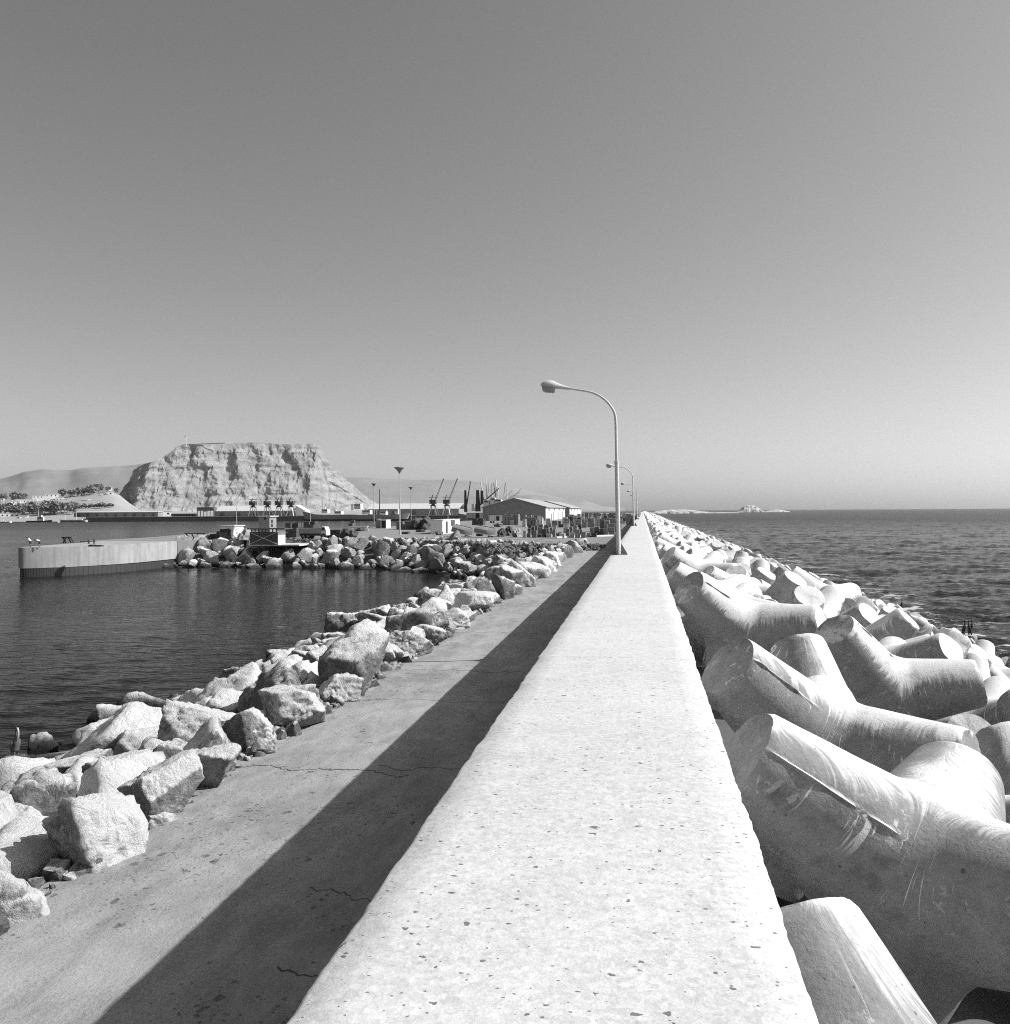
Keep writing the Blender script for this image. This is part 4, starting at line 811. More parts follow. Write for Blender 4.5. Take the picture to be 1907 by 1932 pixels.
# far shore: port platform and the town slope as one terrain sheet
sky_px = [(-200, 2005), (0, 2001), (130, 2000), (230, 1992), (330, 1977), (462, 1962), (500, 2000), (560, 2036), (760, 2046), (2400, 2046)]
def prof(tab, x):
    return float(np.interp(x, [a for a, _ in tab], [b for _, b in tab]))
A = []
for xs in list(range(-720, 1900, 40)) + [1900, 2000, 2100, 2200, 2280]:
    beach = xs < 345; row = []
    for Y in (YQ + 2, YQ + 22, 985, 1015, 1060, 1140, 1230, 1330, 1450, 1560, 1900, 2400):
        ztop = max(sY(xs, prof(sky_px, xs), 1450)[2], QZ + .2); u = min(1., max(0., (Y - 1015) / 435)); base = QZ + (ztop - QZ) * (u ** .9)
        if beach: base = min(base, -1 + (Y - YQ - 35) * .14)
        if Y > 1560: base *= .9
        row.append((X_(xs, Y), Y, base + (1.5 * float(vnoise(np.array([xs * .02, Y * .012, 0]), 3)) if Y > 1100 and xs < 700 else 0)))
    A.append(row)
struct('shore', MB().grid(np.array(A)), M['land'], smooth=True)
xa, xb = X_(345, YQ), X_(2150, YQ)
t = thing('far_quay', 'long dark straight quay wall across the harbour under the cliff', 'quay', (xa, YQ, 0)); MB().box(0, xb - xa, 0, 1.9, -1, QZ - .5).build('wall', M['dgrey'], t); MB().box(-.3, xb - xa + .3, -.5, 2.2, QZ - .49, QZ + .05).build('coping', M['concrete'], t)
# cliff headland
cp = [(184, 963), (203, 950), (222, 936), (236, 920), (247, 905), (255, 888), (262, 880), (285, 872), (300, 866), (320, 855), (334, 843), (346, 838), (380, 838), (420, 838), (455, 836), (490, 834), (520, 837), (560, 838), (600, 837), (607, 842), (613, 858), (622, 876), (640, 889), (655, 903), (672, 920), (690, 936), (715, 952), (740, 962)]
us = np.linspace(184, 740, 250); vs_ = np.concatenate([np.linspace(0, 1, 64)]); A = np.zeros((len(vs_) + 3, len(us), 3))
for j_, x in enumerate(us):
    yt = np.interp(x, [a for a, _ in cp], [b for _, b in cp]) + 1.2 * float(fbm(np.array([x * .09, 0, 0]), 61, 4)) * (1 if 250 < x < 660 else .5)
    Yc = 1840 + (x - 330) * .85 + max(0, 285 - x) * 3.4 + max(0, x - 600) * 1.2
    tp = hitY(x, yt, Yc); zt = max(tp[2], 8.); xw = tp[0]
    for i_, v in enumerate(vs_):
        z = 4 + (zt - 4) * v; sl = 74 * (1 - v) ** 1.1
        st = 4 * (np.clip((v - .28) / .03, 0, 1) + 1.5 * np.clip((v - .66) / .03, 0, 1) + .7 * np.clip((v - .86) / .02, 0, 1)) - 4 * 3.2 * v
        q = np.array([xw * .016, z * .012, 3.]); g_ = -14 * abs(float(fbm(np.array([xw * .013 + z * .002, z * .004, 1.]), 64, 5, .6))) + 7 * float(fbm(np.array([xw * .05, z * .04, 1]), 66, 4, .6)) + 4 * abs(float(vnoise(np.array([xw * .16, z * .07, 0]), 68)))
        # slanting ribs
        g_ += -6 * abs(float(vnoise(np.array([xw * .055 + z * .004, z * .004, 2]), 76))) - 7 * abs(float(vnoise(np.array([(xw - z * .35) * .03, z * .01, 8]), 74))) + 6 * float(vnoise(np.array([(xw + z * .5) * .045, z * .006, 4]), 70))
        A[i_, j_] = (xw + 2.5 * float(vnoise(q * 9, 72)), Yc - sl - st * .9 + (g_ + 8) * min(1, (1 - v) * 6 + .25), z)
    for k_, dY in enumerate((40, 160, 500)): A[len(vs_) + k_, j_] = (xw * (1 + dY / Yc * .98), Yc + dY, zt - 1 - k_ * 4)
one('cliff_headland', MB().grid(A), M['cliff'], 'big pale flat-topped rock headland with gullied cliff face across the harbour', 'headland', fix=False)
q = sY(748, 1780, 1845); q2 = sY(752, 1741, 1845); t = thing('flagpole', 'tiny flagpole with a white flag on top of the headland', 'flagpole', (q[0], q[1] - 2, q[2] - 3)); MB().tube([(0, 0, 0), (0, 0, q2[2] - q[2] + 3)], .35, 6).build('pole', M['white'], t); MB().box(-4.2, -.4, -.1, .1, q2[2] - q[2] - .5, q2[2] - q[2] + 2.6).build('flag', M['white'], t)
# low fort wall on the left brow of the headland
a, b = hitY(346, 839, 1858), hitY(408, 836, 1858); one('battery_wall', MB().beam((a[0], 1858, a[2]), (b[0], 1900, b[2] * 1.02), 2.2, 1.8), M['dgrey'], 'thin dark wall along the brow of the headland', 'wall')
# hazy hills
def ridge(tab, Y, depth, seed, amp):
    A = []
    for v in np.linspace(0, 1, 22):
        row = []
        for x in np.linspace(tab[0][0], tab[-1][0], 150):
            yt = np.interp(x + 55 * float(fbm(np.array([x * .012, v * 4, 7]), seed + 3, 4)) * min(1, abs(v - .625) * 4), [a for a, _ in tab], [b for _, b in tab]); p = hitY(x, yt, Y); f = min(1, (1 - abs(v * 1.6 - 1)) if v > .625 else v / .625); z = -5 + (p[2] + 5) * math.sin(f * math.pi / 2) ** 1.2
            yy = Y + (v - .625) * depth; row.append((p[0] * yy / Y if v < .625 else p[0], yy, z + amp * float(fbm(np.array([p[0] * .0018, yy * .0018, 0]), seed, 5)) * 0 + amp * .5 * float(fbm(np.array([p[0] * .0011, v * 5, 0]), seed, 5)) * math.sin(math.pi * min(v, .62) / .62)))
        A.append(row)
    return MB().grid(np.array(A))
struct('hills', ridge([(-420, 950), (-130, 925), (-40, 912), (0, 906), (40, 895), (75, 891), (100, 894), (125, 894), (170, 887), (215, 882), (250, 878), (300, 872), (360, 885), (440, 920), (520, 962)], 5200, 3600, 81, 60), M['hill'], smooth=True)
struct('far_hills', ridge([(480, 930), (560, 905), (620, 899), (690, 902), (740, 904), (790, 906), (850, 908), (920, 913), (980, 921), (1040, 935), (1090, 948), (1140, 960), (1180, 966)], 8800, 4200, 83, 70), M['hill'], smooth=True)
# sheds and far warehouses on the quay
def long_shed(label, xl, xr, yt, ym, yb, Y0, D, bays, name='transit_shed', slope=0.):
    X0, X1 = sY(xl, yb, Y0)[0], sY(xr, yb, Y0)[0]; ze = sY((xl + xr) / 2, ym, Y0)[2]; zt = sY((xl + xr) / 2, yt, Y0 + D / 2)[2]; w = X1 - X0; t = thing(name, label, 'warehouse', (X0, Y0, QZ - .2)); e, r_ = ze - QZ + .2, zt - QZ + .2
    MB().box(0, w, 0, D, 0, e).build('wall', M['steel'], t); MB().xprism([(-1, e + .02), (D / 2, r_ - .35), (D + 1, e + .02), (D + 1, e + .35), (D / 2, r_), (-1, e + .35)], -1, w + 1).build('roof', M['offwhite'], t)
    MB().yprism([(0, e + .03), (D, e + .03), (D / 2, r_ - .4)], 0, .1)
    for k in range(bays): MB().box(w * (k + .35) / bays, w * (k + .65) / bays, -.08, -.01, .05, e * .75).build('door', M['dgrey'], t)
    return t
long_shed('low long transit shed with pale overhanging roof on the far quay, before the cliff foot', 296, 632, 2045, 2049, 2068, 962, 26, 9)
long_shed('white-roofed far warehouse with four cranes before it', 857, 1180, 2022, 2044, 2066, 965, 40, 5); long_shed('white-roofed far warehouse with the two tall jib cranes before it', 1472, 1836, 2013, 2036, 2063, 975, 40, 5)
X0, X1 = X_(1180, 964), X_(1232, 964); one('quay_annex', MB().yprism([(X0, QZ - .2), (X1, QZ - .2), (X1 - 4, QZ + 6), (X0, QZ + 12)], 966, 980), M['white'], 'white lean-to annex at the end of the four-crane warehouse', 'annex')
X0, X1 = X_(788, 960), X_(855, 960); t = thing('conveyor_hopper', 'dark open timber hopper beside the four-crane warehouse', 'hopper', (X0, 960, QZ - .2)); w = X1 - X0
MB().box(0, w, 0, 8, 6.5, 10.5).build('bin', M['dgrey'], t)
for k in range(6): MB().box(w * k / 5.2, w * k / 5.2 + .6, 0, .6, 0, 6.49).build('leg', M['dgrey'], t)
# quay cranes
def crane(label, xs, yb, yt_body, jib, Y0=948):
    q = sY(xs, yb, Y0); t = thing('quay_crane', label, 'crane', (q[0], Y0, QZ)); k = .5
    for sx in (-1, 1):
        for sy in (0, 1): MB().beam((sx * 4.2 + 1.6 * sy, sy * 7, 0), (sx * 1.9, 2 + sy * 3, 9.6), .75).build('leg', M['white'] if sy == 0 else M['steel'], t)
    MB().box(-3, 3, 1, 6, 9.61, 10.6).build('portal', M['dsteel'], t); MB().tube([(0, 3.5, 10.6), (0, 3.5, 12)], [2.6, 1.6], 10).build('slewing_ring', M['dsteel'], t)
    cb = MB().box(-3.6, 3.2, .8, 6.4, 12.01, 16.6).build('cab', M['dsteel'], t); MB().box(-3.7, -1.2, .7, .79, 14.2, 16).build('window', M['pane'], cb)
    MB().beam((-2, 3.5, 16.6), (-.3, 3.5, 22 if jib else 20), .7).build('apex_mast', M['dsteel'], t); MB().box(-5, 5, 3.2, 3.8, 18.4 if not jib else 19., 18.9 if not jib else 19.5).build('crosshead', M['dsteel'], t)
    j = MB(); tip = (11.5, 3.5, 38.5) if jib else (2, -6, 17.5)
    for s_ in (-.8, .8):
        j.beam((1.5 + s_, 3.5 - s_ * .5, 14), (tip[0] + s_ * .4, tip[1], tip[2]), .42)
    for i in range(9):
        u, v = i / 9, (i + 1) / 9; s1, s2 = (-.8, .8) if i % 2 else (.8, -.8); P0 = lambda u, s_: (1.5 + s_ + (tip[0] - 1.5 - s_ * .6) * u, 3.5 + (tip[1] - 3.5) * u, 14 + (tip[2] - 14) * u); j.beam(P0(u, s1), P0(v, s2), .28)
    j.build('jib', M['steel'], t); MB().tube([(tip[0], tip[1], tip[2] - .6), (tip[0], tip[1], tip[2] + .6)], .8, 8).build('sheave', M['dsteel'], t)
for i, x in enumerate((1008, 1066, 1112, 1160)): crane(('first of four squat quay cranes, at the hopper end of the white-roofed warehouse', 'second squat quay crane in the row of four before the white roof', 'third squat quay crane in the row of four before the white roof', 'fourth squat quay crane, next to the moored ship bow')[i], x, 2066, 0, False)
crane('tall quay crane with raised lattice jib, farther from the black posts', 1731, 2063, 0, True); crane('tall quay crane with raised lattice jib, closer to the black posts', 1786, 2063, 0, True)
# ships
def hull(x0, x1, y0, beam, zd, sheer, bow=1, n=20):
    A = []
    for u in np.linspace(0, 1, n):
        f = u if bow > 0 else 1 - u; b = beam / 2 * min(1, (1 - f) / .22 + .03) ** .6 * min(1, f / .12 + .35) ** .5; x = x0 + (x1 - x0) * u; z = zd + sheer * max(0, (f - .7) / .3) ** 1.6; fl = bow * (x1 - x0) * .05 * max(0, (f - .85) / .15)
        A.append([(x, y0 + beam / 2 - b * .75, -.6), (x + fl * .2, y0 + beam / 2 - b * .95, zd * .5), (x + fl, y0 + beam / 2 - b, z), (x + fl, y0 + beam / 2 + b, z), (x, y0 + beam / 2 + b * .75, -.6)])
    b_ = MB().grid(np.array(A)); b_.f += [tuple(range(5)), tuple((n - 1) * 5 + k for k in range(4, -1, -1))]; return b_
def ship(label, xl, xr, Y0, zd, sheer, bow, blocks, masts, hm, cat='ship', beam=14):
    X0, X1 = sY(xl, 2075, Y0)[0], sY(xr, 2075, Y0)[0]; t = thing('cargo_ship', label, cat); hb = hull(X0, X1, Y0, beam, zd, sheer, bow).build('hull', hm, t, smooth=True, ang=30)
    m = hull(X0 + .4, X1 - .4, Y0 - .06, beam + .12, zd * .28, 0, bow); m.build('waterline_band', M['boot'], hb)
    for a, b, yt, yb, d in blocks:
        xa, zt = pz(a, yt, Y0 + 4); xb, zb = pz(b, yb, Y0 + 4); f = MB().box(xa, xb, Y0 + 3, Y0 + beam - 3 - d, zb - .6, zt).build('superstructure', M['white'], t)
        if xb - xa > 3: MB().box(xa + .5, xb - .5, Y0 + 2.9, Y0 + 2.98, zt - 1.6, zt - .7).build('window_row', M['pane'], f)
    for a, yb, c, yt, w, mm in masts:
        p, q = pz(a, yb, Y0 + beam / 2), pz(c, yt, Y0 + beam / 2); MB().tube([(p[0], Y0 + beam / 2, p[1] - 1), (q[0], Y0 + beam / 2, q[1])], [w, w * .6], 6).build('mast' if abs(a - c) < 5 else 'derrick_boom', M[mm], t)
    return t
ship('long grey cargo ship with high bow moored beyond the harbour basin', 1212, 1430, 905, 6.5, 4.2, -1, [(1288, 1312, 2036, 2050, 0), (1340, 1366, 2044, 2054, 0)], [(1292, 2040, 1292, 1995, .5, 'white'), (1302, 2040, 1302, 1995, .5, 'white'), (1286, 2026, 1262, 1988, .35, 'white'), (1303, 2018, 1310, 2010, .35, 'white'), (1347, 2046, 1347, 1952, .55, 'white'), (1338, 2030, 1318, 1988, .35, 'white'), (1344, 2020, 1336, 1990, .3, 'white'), (1340, 2046, 1340, 2030, .7, 'white')], M['hull'])
ship('grey cargo ship with white stern lying ahead of the high-bowed one', 1405, 1622, 890, 6.2, 1.6, 1, [(1418, 1444, 2015, 2034, 0), (1450, 1482, 2040, 2054, 0), (1520, 1545, 2046, 2056, 0), (1580, 1594, 2036, 2054, 0)], [(1519, 2050, 1519, 1956, .6, 'dsteel'), (1508, 2056, 1508, 2038, .6, 'white'), (1548, 2056, 1548, 2040, .6, 'white'), (1455, 2046, 1452, 2026, .5, 'white')], M['hull'])
ship('white-decked freighter with black derrick posts half hidden behind the near sheds', 1836, 2110, 640, 5., 3., -1, [(1935, 1958, 2000, 2040, 0), (1962, 1982, 1990, 2040, 0), (1980, 2006, 1996, 2040, 0), (1888, 1900, 2016, 2040, 0)],
     [(1864, 2042, 1862, 1960, 1.3, 'dsteel'), (1914, 2040, 1911, 1960, 1.9, 'dsteel'), (1931, 2010, 1928, 1962, 1.6, 'dsteel'), (1868, 2012, 1883, 1924, .55, 'dsteel'), (1920, 2014, 1997, 1953, .6, 'dsteel'), (1938, 2000, 1923, 1928, .6, 'white'),
      (1948, 2000, 1946, 1910, .5, 'white'), (1952, 1986, 1958, 1932, .45, 'white'), (1969, 1992, 1968, 1930, .5, 'white'), (1986, 1996, 1985, 1917, .5, 'white'), (1991, 1992, 1994, 1942, .45, 'white'), (2014, 2000, 2023, 1928, .5, 'white'), (2029, 1998, 2027, 1928, .4, 'white'), (2006, 1996, 2052, 1960, .35, 'white'), (2020, 1996, 2080, 1968, .35, 'white'), (2046, 1992, 2087, 1952, .35, 'white'), (1984, 1986, 1975, 1930, .35, 'dsteel')], M['hull'], beam=16)
ship('light grey tug with white deckhouse at the far harbour shore', 100, 195, 900, 1.6, 1., 1, [(150, 175, 2068, 2086, 0), (158, 168, 2060, 2070, 0)], [(153, 2070, 153, 2040, .3, 'white')], M['boot'], 'tug', 8)
ship('pale flat barge with one mast off the end of the far quay', 235, 338, 905, 2.2, .8, -1, [(250, 330, 2078, 2082, 0)], [(305, 2080, 305, 2048, .3, 'white'), (262, 2080, 262, 2060, .25, 'white')], M['hull'], 'barge', 8)
ship('small white launch on the far harbour water at the picture edge', -6, 38, 880, 1.2, .6, -1, [(4, 26, 2084, 2090, 0)], [(14, 2086, 14, 2076, .2, 'white')], M['white'], 'launch', 5)
ship('tiny white sailing dinghy near the barge', 219, 234, 860, .7, .3, 1, [], [(231, 2092, 231, 2077, .35, 'white')], M['white'], 'sailing boat', 2.4)
# town: trees and houses
def tree_mesh(seed, palm=False):
    rg = np.random.default_rng(seed); b = MB(); n = 170
    for _ in range(n):
        d = rg.normal(size=3); d /= np.linalg.norm(d); r = rg.uniform(.35, 1) ** .6; c = d * r * np.array([.34, .34, .26]) * (1 + .35 * float(vnoise(d * 2.2 + seed, seed))) + np.array([0, 0, .70]); a = rg.normal(size=3) * .075; e = rg.normal(size=3) * .075
        b.add([c - a - e, c + a - e, c + a + e, c - a + e], [(0, 1, 2, 3)])
    return b
protos = []
for k in range(4):
    t = thing('shore_tree', '', 'tree', (0, 0, 0), 0, 'trees along the far shore'); tree_mesh(400 + k).build('crown', M['leaf'], t, fix=False); tr = MB().tube([(0, 0, 0), (.02, 0, .35), (.0, .01, .62)], [.022, .018, .012], 6)
    for a in range(3): tr.tube([(0, 0, .42 + .05 * a), (.16 * math.cos(a * 2.1), .16 * math.sin(a * 2.1), .68)], [.012, .006], 5)
    tr.build('trunk', M['trunk'], t); protos.append(t)
used = [False] * 4
def put_tree(xs, Y, z, h, label, group):
    k = random.randrange(4); X = X_(xs, Y)
    if not used[k]: o = protos[k]; used[k] = True; o.location = (X, Y, z); o['label'] = label; o['group'] = group
    else: o = dup(protos[k], (X, Y, z), random.uniform(0, 6), label, group)
    o.scale = (h * random.uniform(.9, 1.35),) * 2 + (h,)
def gz(xs, Y):
    ztop = max(sY(xs, prof(sky_px, xs), 1450)[2], QZ + .2); u = min(1., max(0., (Y - 1015) / 435)); b_ = QZ + (ztop - QZ) * (u ** .9); return min(b_, -1 + (Y - YQ - 35) * .14) if xs < 345 else b_
for i in range(34):
    xs = -20 + i * 9.6 + random.uniform(-4, 4); Y = 1030 + random.uniform(0, 50)
    if 55 < xs < 66: continue
    put_tree(xs, Y, gz(xs, Y) - .5, random.uniform(10, 16), 'dusty pale-trunked tree in the far shore row beside the transit shed', 'trees along the far shore')
for i in range(30):
    xs = random.choice((random.uniform(-10, 130), random.uniform(240, 470), random.uniform(290, 440))); Y = 1430 + random.uniform(-30, 40); put_tree(xs, Y, gz(xs, Y) - 1, random.uniform(9, 17), 'small dark tree on the skyline of the town slope', 'trees on the town slope')
for i in range(22):
    xs = 280 + i * 8; put_tree(xs, 1120, gz(xs, 1120) - .5, random.uniform(5, 8), 'low bushy tree in the row above the long transit shed', 'trees above the transit shed')
def house(label, xl, xr, yt, yb, Y):
    X0, z0 = pz(xl, yb, Y); X1, z1 = pz(xr, yt, Y); t = thing('town_building', label, 'building', (X0, Y, z0 - 3), R(32)); w, h = X1 - X0, z1 - z0 + 3; MB().box(0, w, 0, 14, 0, h).build('wall', M['white'], t); MB().box(-.4, w + .4, -.4, 14.4, h + .003, h + .7).build('roof', M['offwhite'], t)
    n = int(w / 5)
    for k in range(n): MB().box(w * (k + .35) / n, w * (k + .65) / n, -.12, -.02, h - 3.4, h - 1.6).build('window', M['pane'], t)
    return t
for a in (('broad white building above the shore trees at the picture edge', -20, 60, 2004, 2032, 1260), ('long white flat building on the town slope', 62, 132, 1998, 2016, 1330), ('white building with dark windows high on the town slope', 130, 178, 1981, 1998, 1400), ('largest white block on the crest of the town slope', 180, 222, 1976, 2004, 1380), ('white terrace below the largest block', 120, 196, 2004, 2014, 1290), ('small white house beside the largest block', 222, 246, 1990, 2004, 1370), ('tiny white house on the right of the town slope', 270, 290, 1994, 2002, 1350), ('tiny pale house high near the cliff', 300, 330, 1972, 1982, 1430), ('small white house below the skyline trees', 272, 288, 1979, 1988, 1420), ('white house at the skyline beside the cliff flank', 420, 445, 1948, 1957, 1440), ('low white building behind the transit shed', 322, 360, 2012, 2020, 1140), ('low white wall-like building at the shore edge', 0, 62, 2053, 2068, 1020), ('small pale boathouse on the far shore', 78, 104, 2064, 2074, 1005), ('pale quay office at the end of the transit shed', 632, 680, 2045, 2068, 970), ('white house on stilts near the cliff foot beside the second ship', 1415, 1450, 2016, 2030, 1100)): house(*a)
random.seed(77)
for i in range(26):
    xs = random.uniform(-10, 440); Y = random.uniform(1180, 1440); g_ = gz(xs, Y); y0 = None
    q0 = proj((X_(xs, Y), Y, g_)); yb = q0[1] / S; w_ = random.uniform(8, 22); hh_ = random.uniform(6, 11)
    house('small white house scattered on the town slope among the trees', xs, xs + w_, yb - hh_, yb, Y)['group'] = 'small houses on the town slope'
for i in range(8): X0 = X_(690 + i * 12, 975); one('rail_wagon', MB().box(X0, X0 + 5.2, 972, 975, QZ + .6, QZ + 3.2).box(X0 + .4, X0 + 4.8, 972.3, 974.7, QZ, QZ + .597), M['dsteel'], 'dark rail wagon in the line at the cliff foot, beyond the transit shed', 'wagon', 'rail wagons on the far quay')
# guano-white islet on the horizon
def islet(name, label, pts, yb, Y0, seed, cat):
    A = []; xs_ = np.linspace(pts[0][0], pts[-1][0], 60)
    for v in np.linspace(0, 1, 18):
        row = []
        for x in xs_:
            yt = np.interp(x, [a for a, _ in pts], [b for _, b in pts]); p = hitY(x, yt, Y0); z = max(p[2], .2) * math.sin(math.pi * v) ** .6; row.append((p[0] + 1.5 * float(vnoise(np.array([x * .3, v * 4, 1]), seed)), Y0 + (v - .5) * 90 + 5 * float(fbm(np.array([x * .12, v * 5, 1]), seed, 4)), z * (1 + .05 * float(fbm(np.array([x * .2, v * 6, 2]), seed + 1, 4))) - .4))
        A.append(row)
    return one(name, MB().grid(np.array(A)), M['isl'], label, cat, fix=False)
tI = NT('white_guano_rock'); pI = tI.pos(); M['isl'] = tI.done(tI.mix(tI.step(tI.noise(pI, .045, 5, .6), .55, .63), .42, .14), .9, tI.noise(pI, .1, 5), .6, 3.)
islet('rock_islet', 'white humped guano rock islet with a dark cleft on the horizon', [(1390, 966), (1396, 963), (1400, 958.5), (1405, 955.5), (1411, 953.3), (1418, 952.6), (1426, 953.6), (1431, 957), (1436, 961.5), (1442, 964.5), (1446, 966)], 966, 3000, 91, 'islet')
islet('low_reef', 'low white reef just beyond the humped islet', [(1440, 966), (1450, 963.5), (1460, 961.6), (1468, 960.8), (1476, 962), (1484, 963.2), (1492, 965.5)], 966, 3060, 92, 'reef')
islet('low_island', 'flat pale island strip on the horizon by the end of the wall', [(1228, 968), (1238, 964), (1262, 961.2), (1290, 960.8), (1306, 962), (1325, 964.4), (1345, 966), (1392, 966.6)], 968, 2400, 93, 'island')

# ------------------------------------------------------------------ birds and people
def skinned(name, pts, edges, m, parent=None, sub=2):
    me = bpy.data.meshes.new(name); me.from_pydata([p[:3] for p in pts], edges, []); o = link(name, me, m, parent)
    if not me.skin_vertices: me.attributes  # layer is made by the modifier
    md = o.modifiers.new('skin', 'SKIN'); md.use_smooth_shade = True
    if not me.skin_vertices:
        bm = bmesh.new(); bm.from_mesh(me); bm.verts.layers.skin.verify(); bm.to_mesh(me); bm.free()
    for v, p in zip(me.skin_vertices[0].data, pts): v.radius = (p[3], p[3] if len(p) < 5 else p[4]); v.use_root = False
    me.skin_vertices[0].data[0].use_root = True
    s_ = o.modifiers.new('sub', 'SUBSURF'); s_.levels = sub; s_.render_levels = sub; return o
def bird(label, loc, s, rz, m, pel=False, group=None):
    t = thing('pelican' if pel else 'cormorant', label, 'bird', loc, rz, group)
    k = lambda *a: tuple(x * s for x in a)
    if pel:
        P_ = [k(0, 0, .42, .125, .13), k(-.05, 0, .27, .10), k(-.12, 0, .10, .045), k(.03, 0, .58, .10), k(.06, 0, .68, .055), k(.035, 0, .80, .042), k(.04, 0, .93, .045), k(.10, 0, 1.0, .055), k(.0, .06, .12, .03), k(.01, .06, .01, .018), k(.0, -.06, .12, .03), k(.01, -.06, .01, .018), k(.07, .06, .005, .014), k(.07, -.06, .005, .014)]
        skinned('body', P_, [(0, 1), (1, 2), (0, 3), (3, 4), (4, 5), (5, 6), (6, 7), (1, 8), (8, 9), (9, 12), (1, 10), (10, 11), (11, 13)], m, t)
        MB().tube([k(.12, 0, .99), k(.16, 0, .85), k(.17, 0, .70), k(.16, 0, .57)], [.034 * s, .034 * s, .026 * s, .006 * s], 8).build('bill', M['bill'], t, smooth=True)
        for y in (-1, 1): MB().tube([k(.02, y * .115, .58), k(-.05, y * .125, .38), k(-.13, y * .07, .14)], [.03 * s, .06 * s, .012 * s], 8).build('wing', m, t, smooth=True)
    else:
        P_ = [k(0, 0, .34, .085, .09), k(-.07, 0, .18, .06), k(-.14, 0, .02, .022), k(.04, 0, .48, .065), k(.06, 0, .60, .032), k(.03, 0, .71, .026), k(.07, 0, .78, .034), k(-.0, .04, .12, .02), k(.02, .04, .0, .014), k(-.0, -.04, .12, .02), k(.02, -.04, .0, .014)]
        skinned('body', P_, [(0, 1), (1, 2), (0, 3), (3, 4), (4, 5), (5, 6), (1, 7), (7, 8), (1, 9), (9, 10)], m, t)
        MB().tube([k(.09, 0, .785), k(.18, 0, .775)], [.016 * s, .005 * s], 6).build('bill', M['bill'], t)
    return t
q, hh = PEL; bird('pelican with long drooping bill standing on a white-topped boulder at the water', (q[0], q[1], q[2] + hh * .72), 1.12, R(-25), M['feather'], True)
bpy.context.view_layer.update(); DG = bpy.context.evaluated_depsgraph_get()
def drop(x, y):
    hit, loc, *_ = SC.ray_cast(DG, Vector((x, y, 30)), Vector((0, 0, -1)));
    for _ in range(3):
        if hit and _ < 3 and loc.z > 20: hit, loc, *_r = SC.ray_cast(DG, loc - Vector((0, 0, .01)), Vector((0, 0, -1)))
    return loc.z if hit else 0.
for i, (xs, ys, hgt, l) in enumerate(((3868, 2556, 26, 'black cormorant on the lone streaked block, first of three'), (3880, 2556, 26, 'black cormorant in the middle of the three on the lone streaked block'), (3908, 2576, 30, 'black cormorant hunched at the seaward edge of the lone streaked block'), (3607, 2455, 18, 'black cormorant on the dark block standing in the water'), (3438, 2395, 18, 'black cormorant on the streaked block by the wet rocks'), (3214, 2298, 14, 'small far cormorant on a wet block at the waterline'))):
    d = ray(xs * S, ys * S); t_ = 20.
    while (CAM + d * t_)[2] > 1.3 and t_ < 200: t_ += .2
    p = CAM + d * t_
    if i == 0: BLK = p.copy()
    zz = 1.3
    if i in (0, 3, 4):     # the block each group stands on
        place_tet(mid_me[i % 3], (p[0] + .2, p[1] + .2, -.35), Quaternion((0, 0, 1), .4 * i), ('lone streaked tetrapod standing in the sea with three cormorants on it', '', '', 'dark wet tetrapod in the sea with one cormorant on its upright leg', 'streaked wet tetrapod by the waterline with a cormorant on top')[i])
    top = -.35 + .643 * HT if i in (0, 1, 2, 3, 4) else drop(p[0], p[1])
    if i in (1, 2): p = BLK + np.array([.16 if i == 1 else .36, -.05 if i == 1 else .3, 0])
    bird(l, (p[0] + (.05 if i else -.1), p[1] + .15, top - .02), 1.2, R((20, 200, -30, 30, 190, 10)[i]), M['bird'], False, 'cormorants on the seaward blocks')
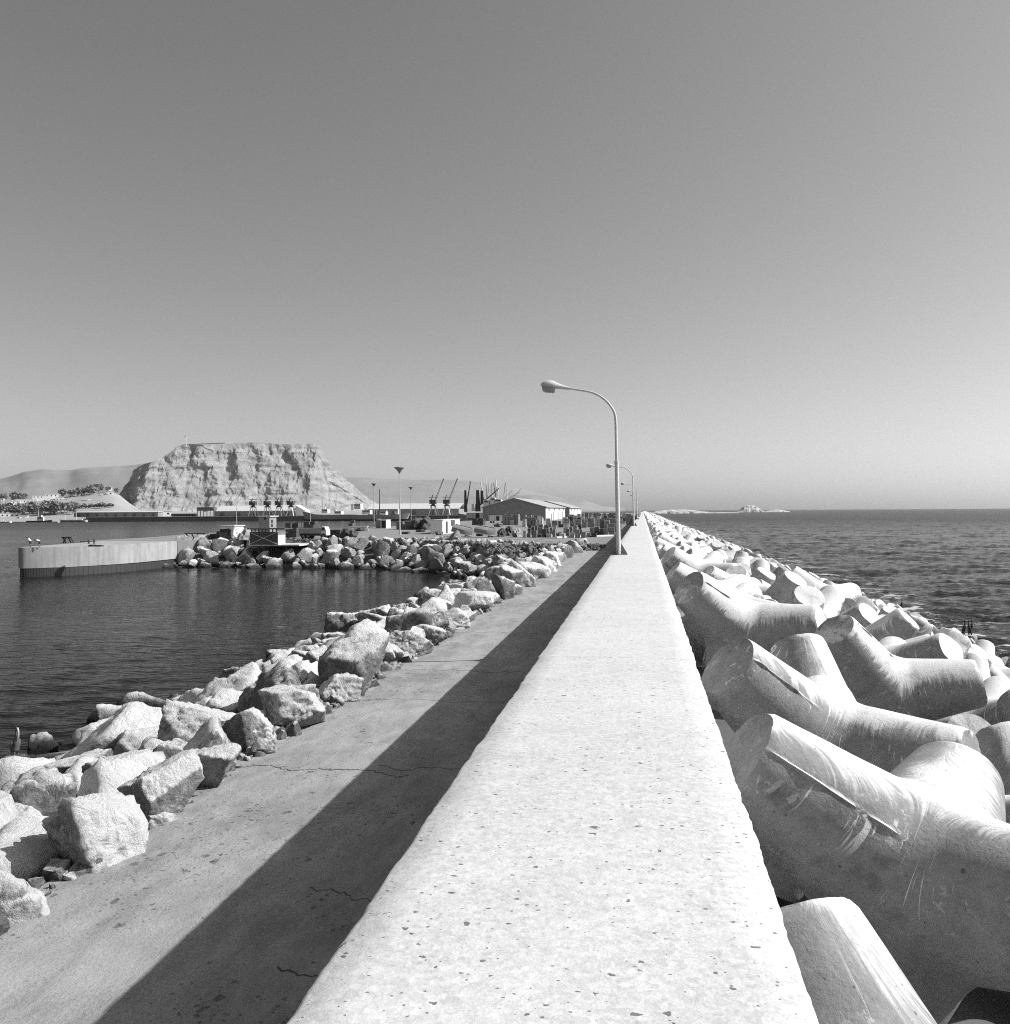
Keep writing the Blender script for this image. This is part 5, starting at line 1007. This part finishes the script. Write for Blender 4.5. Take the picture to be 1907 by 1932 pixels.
def person(label, xs, yb, rz, bend):
    q = sZ(xs, yb, YARD); t = thing('person', label, 'person', (q[0], q[1], YARD), rz, 'people working on the jetty head')
    c, s_ = math.cos(bend), math.sin(bend); up = lambda d: (d * c, .0, .92 + d * s_)
    sh = up(.46); hd = up(.70); P_ = [(0, 0, .92, .13, .11)]
    P_ += [up(.22) + (.12,), sh + (.13,), up(.57) + (.06,), hd + (.10,), (.03, .10, .50, .075), (-.06, .11, .08, .05), (.08, .12, .03, .04), (.03, -.10, .50, .075), (-.06, -.11, .08, .05), (.08, -.12, .03, .04), (sh[0] + .02, .2, sh[2] - .03, .055), (sh[0] + .08, .21, sh[2] - .3, .042), (sh[0] + .18, .16, sh[2] - .55, .032), (sh[0] + .02, -.2, sh[2] - .03, .055), (sh[0] + .08, -.21, sh[2] - .3, .042), (sh[0] + .18, -.16, sh[2] - .55, .032)]
    skinned('body', P_, [(0, 1), (1, 2), (2, 3), (3, 4), (0, 5), (5, 6), (6, 7), (0, 8), (8, 9), (9, 10), (2, 11), (11, 12), (12, 13), (2, 14), (14, 15), (15, 16)], M['skin'], t)
    MB().tube([up(-.02), up(.25), up(.44), up(.50)], [.165, .175, .19, .1], 12).build('shirt', M['shirt'], t, smooth=True); MB().tube([(0, 0, .98), (0, 0, .80), (.02, 0, .55)], [.17, .18, .14], 12).build('shorts', M['cloth'], t, smooth=True)
    MB().tube([up(.68), up(.77), up(.81)], [.115, .105, .03], 10).build('hair', M['hair'], t, smooth=True)
person('person in white shirt bending over at the very end of the jetty', 122, 2189, R(195), R(48)); person('person in a white shirt doubled over beside the other one on the jetty', 158, 2189, R(190), R(14))
X0, X1, Y0, Zt = fr(352, 406, 2180, 2186); one('mooring_beam', MB().box(X0, X1, Y0, Y0 + .6, YARD, YARD + .22).box(X0 + .3, X0 + .8, Y0 - .1, Y0 + .7, YARD, YARD + .3), M['brown'], 'dark timber beam lying on the jetty deck', 'beam')
for x in (355, 377): q = sZ(x, 2174, YARD); one('bollard', MB().tube([(q[0], q[1], YARD), (q[0], q[1], YARD + .5), (q[0], q[1], YARD + .52), (q[0], q[1], YARD + .66)], [.16, .13, .24, .2], 12), M['dsteel'], 'dark mooring bollard on the jetty, %s' % ('closer to the trestle frame' if x == 355 else 'closer to the rock bank'), 'bollard', 'bollards on the jetty')
# bleached pole lying over the waterline rocks by the pelican
a, b = hitZ(70, 1430, .9), hitZ(300, 1404, 1.1); one('drift_pole', MB().tube([tuple(a), tuple((a + b) / 2 + np.array([0, 0, .06])), tuple(b)], [.10, .085, .07], 8), M['wood'], 'long bleached pole lying across the waterline rocks beside the pelican', 'pole', smooth=True)
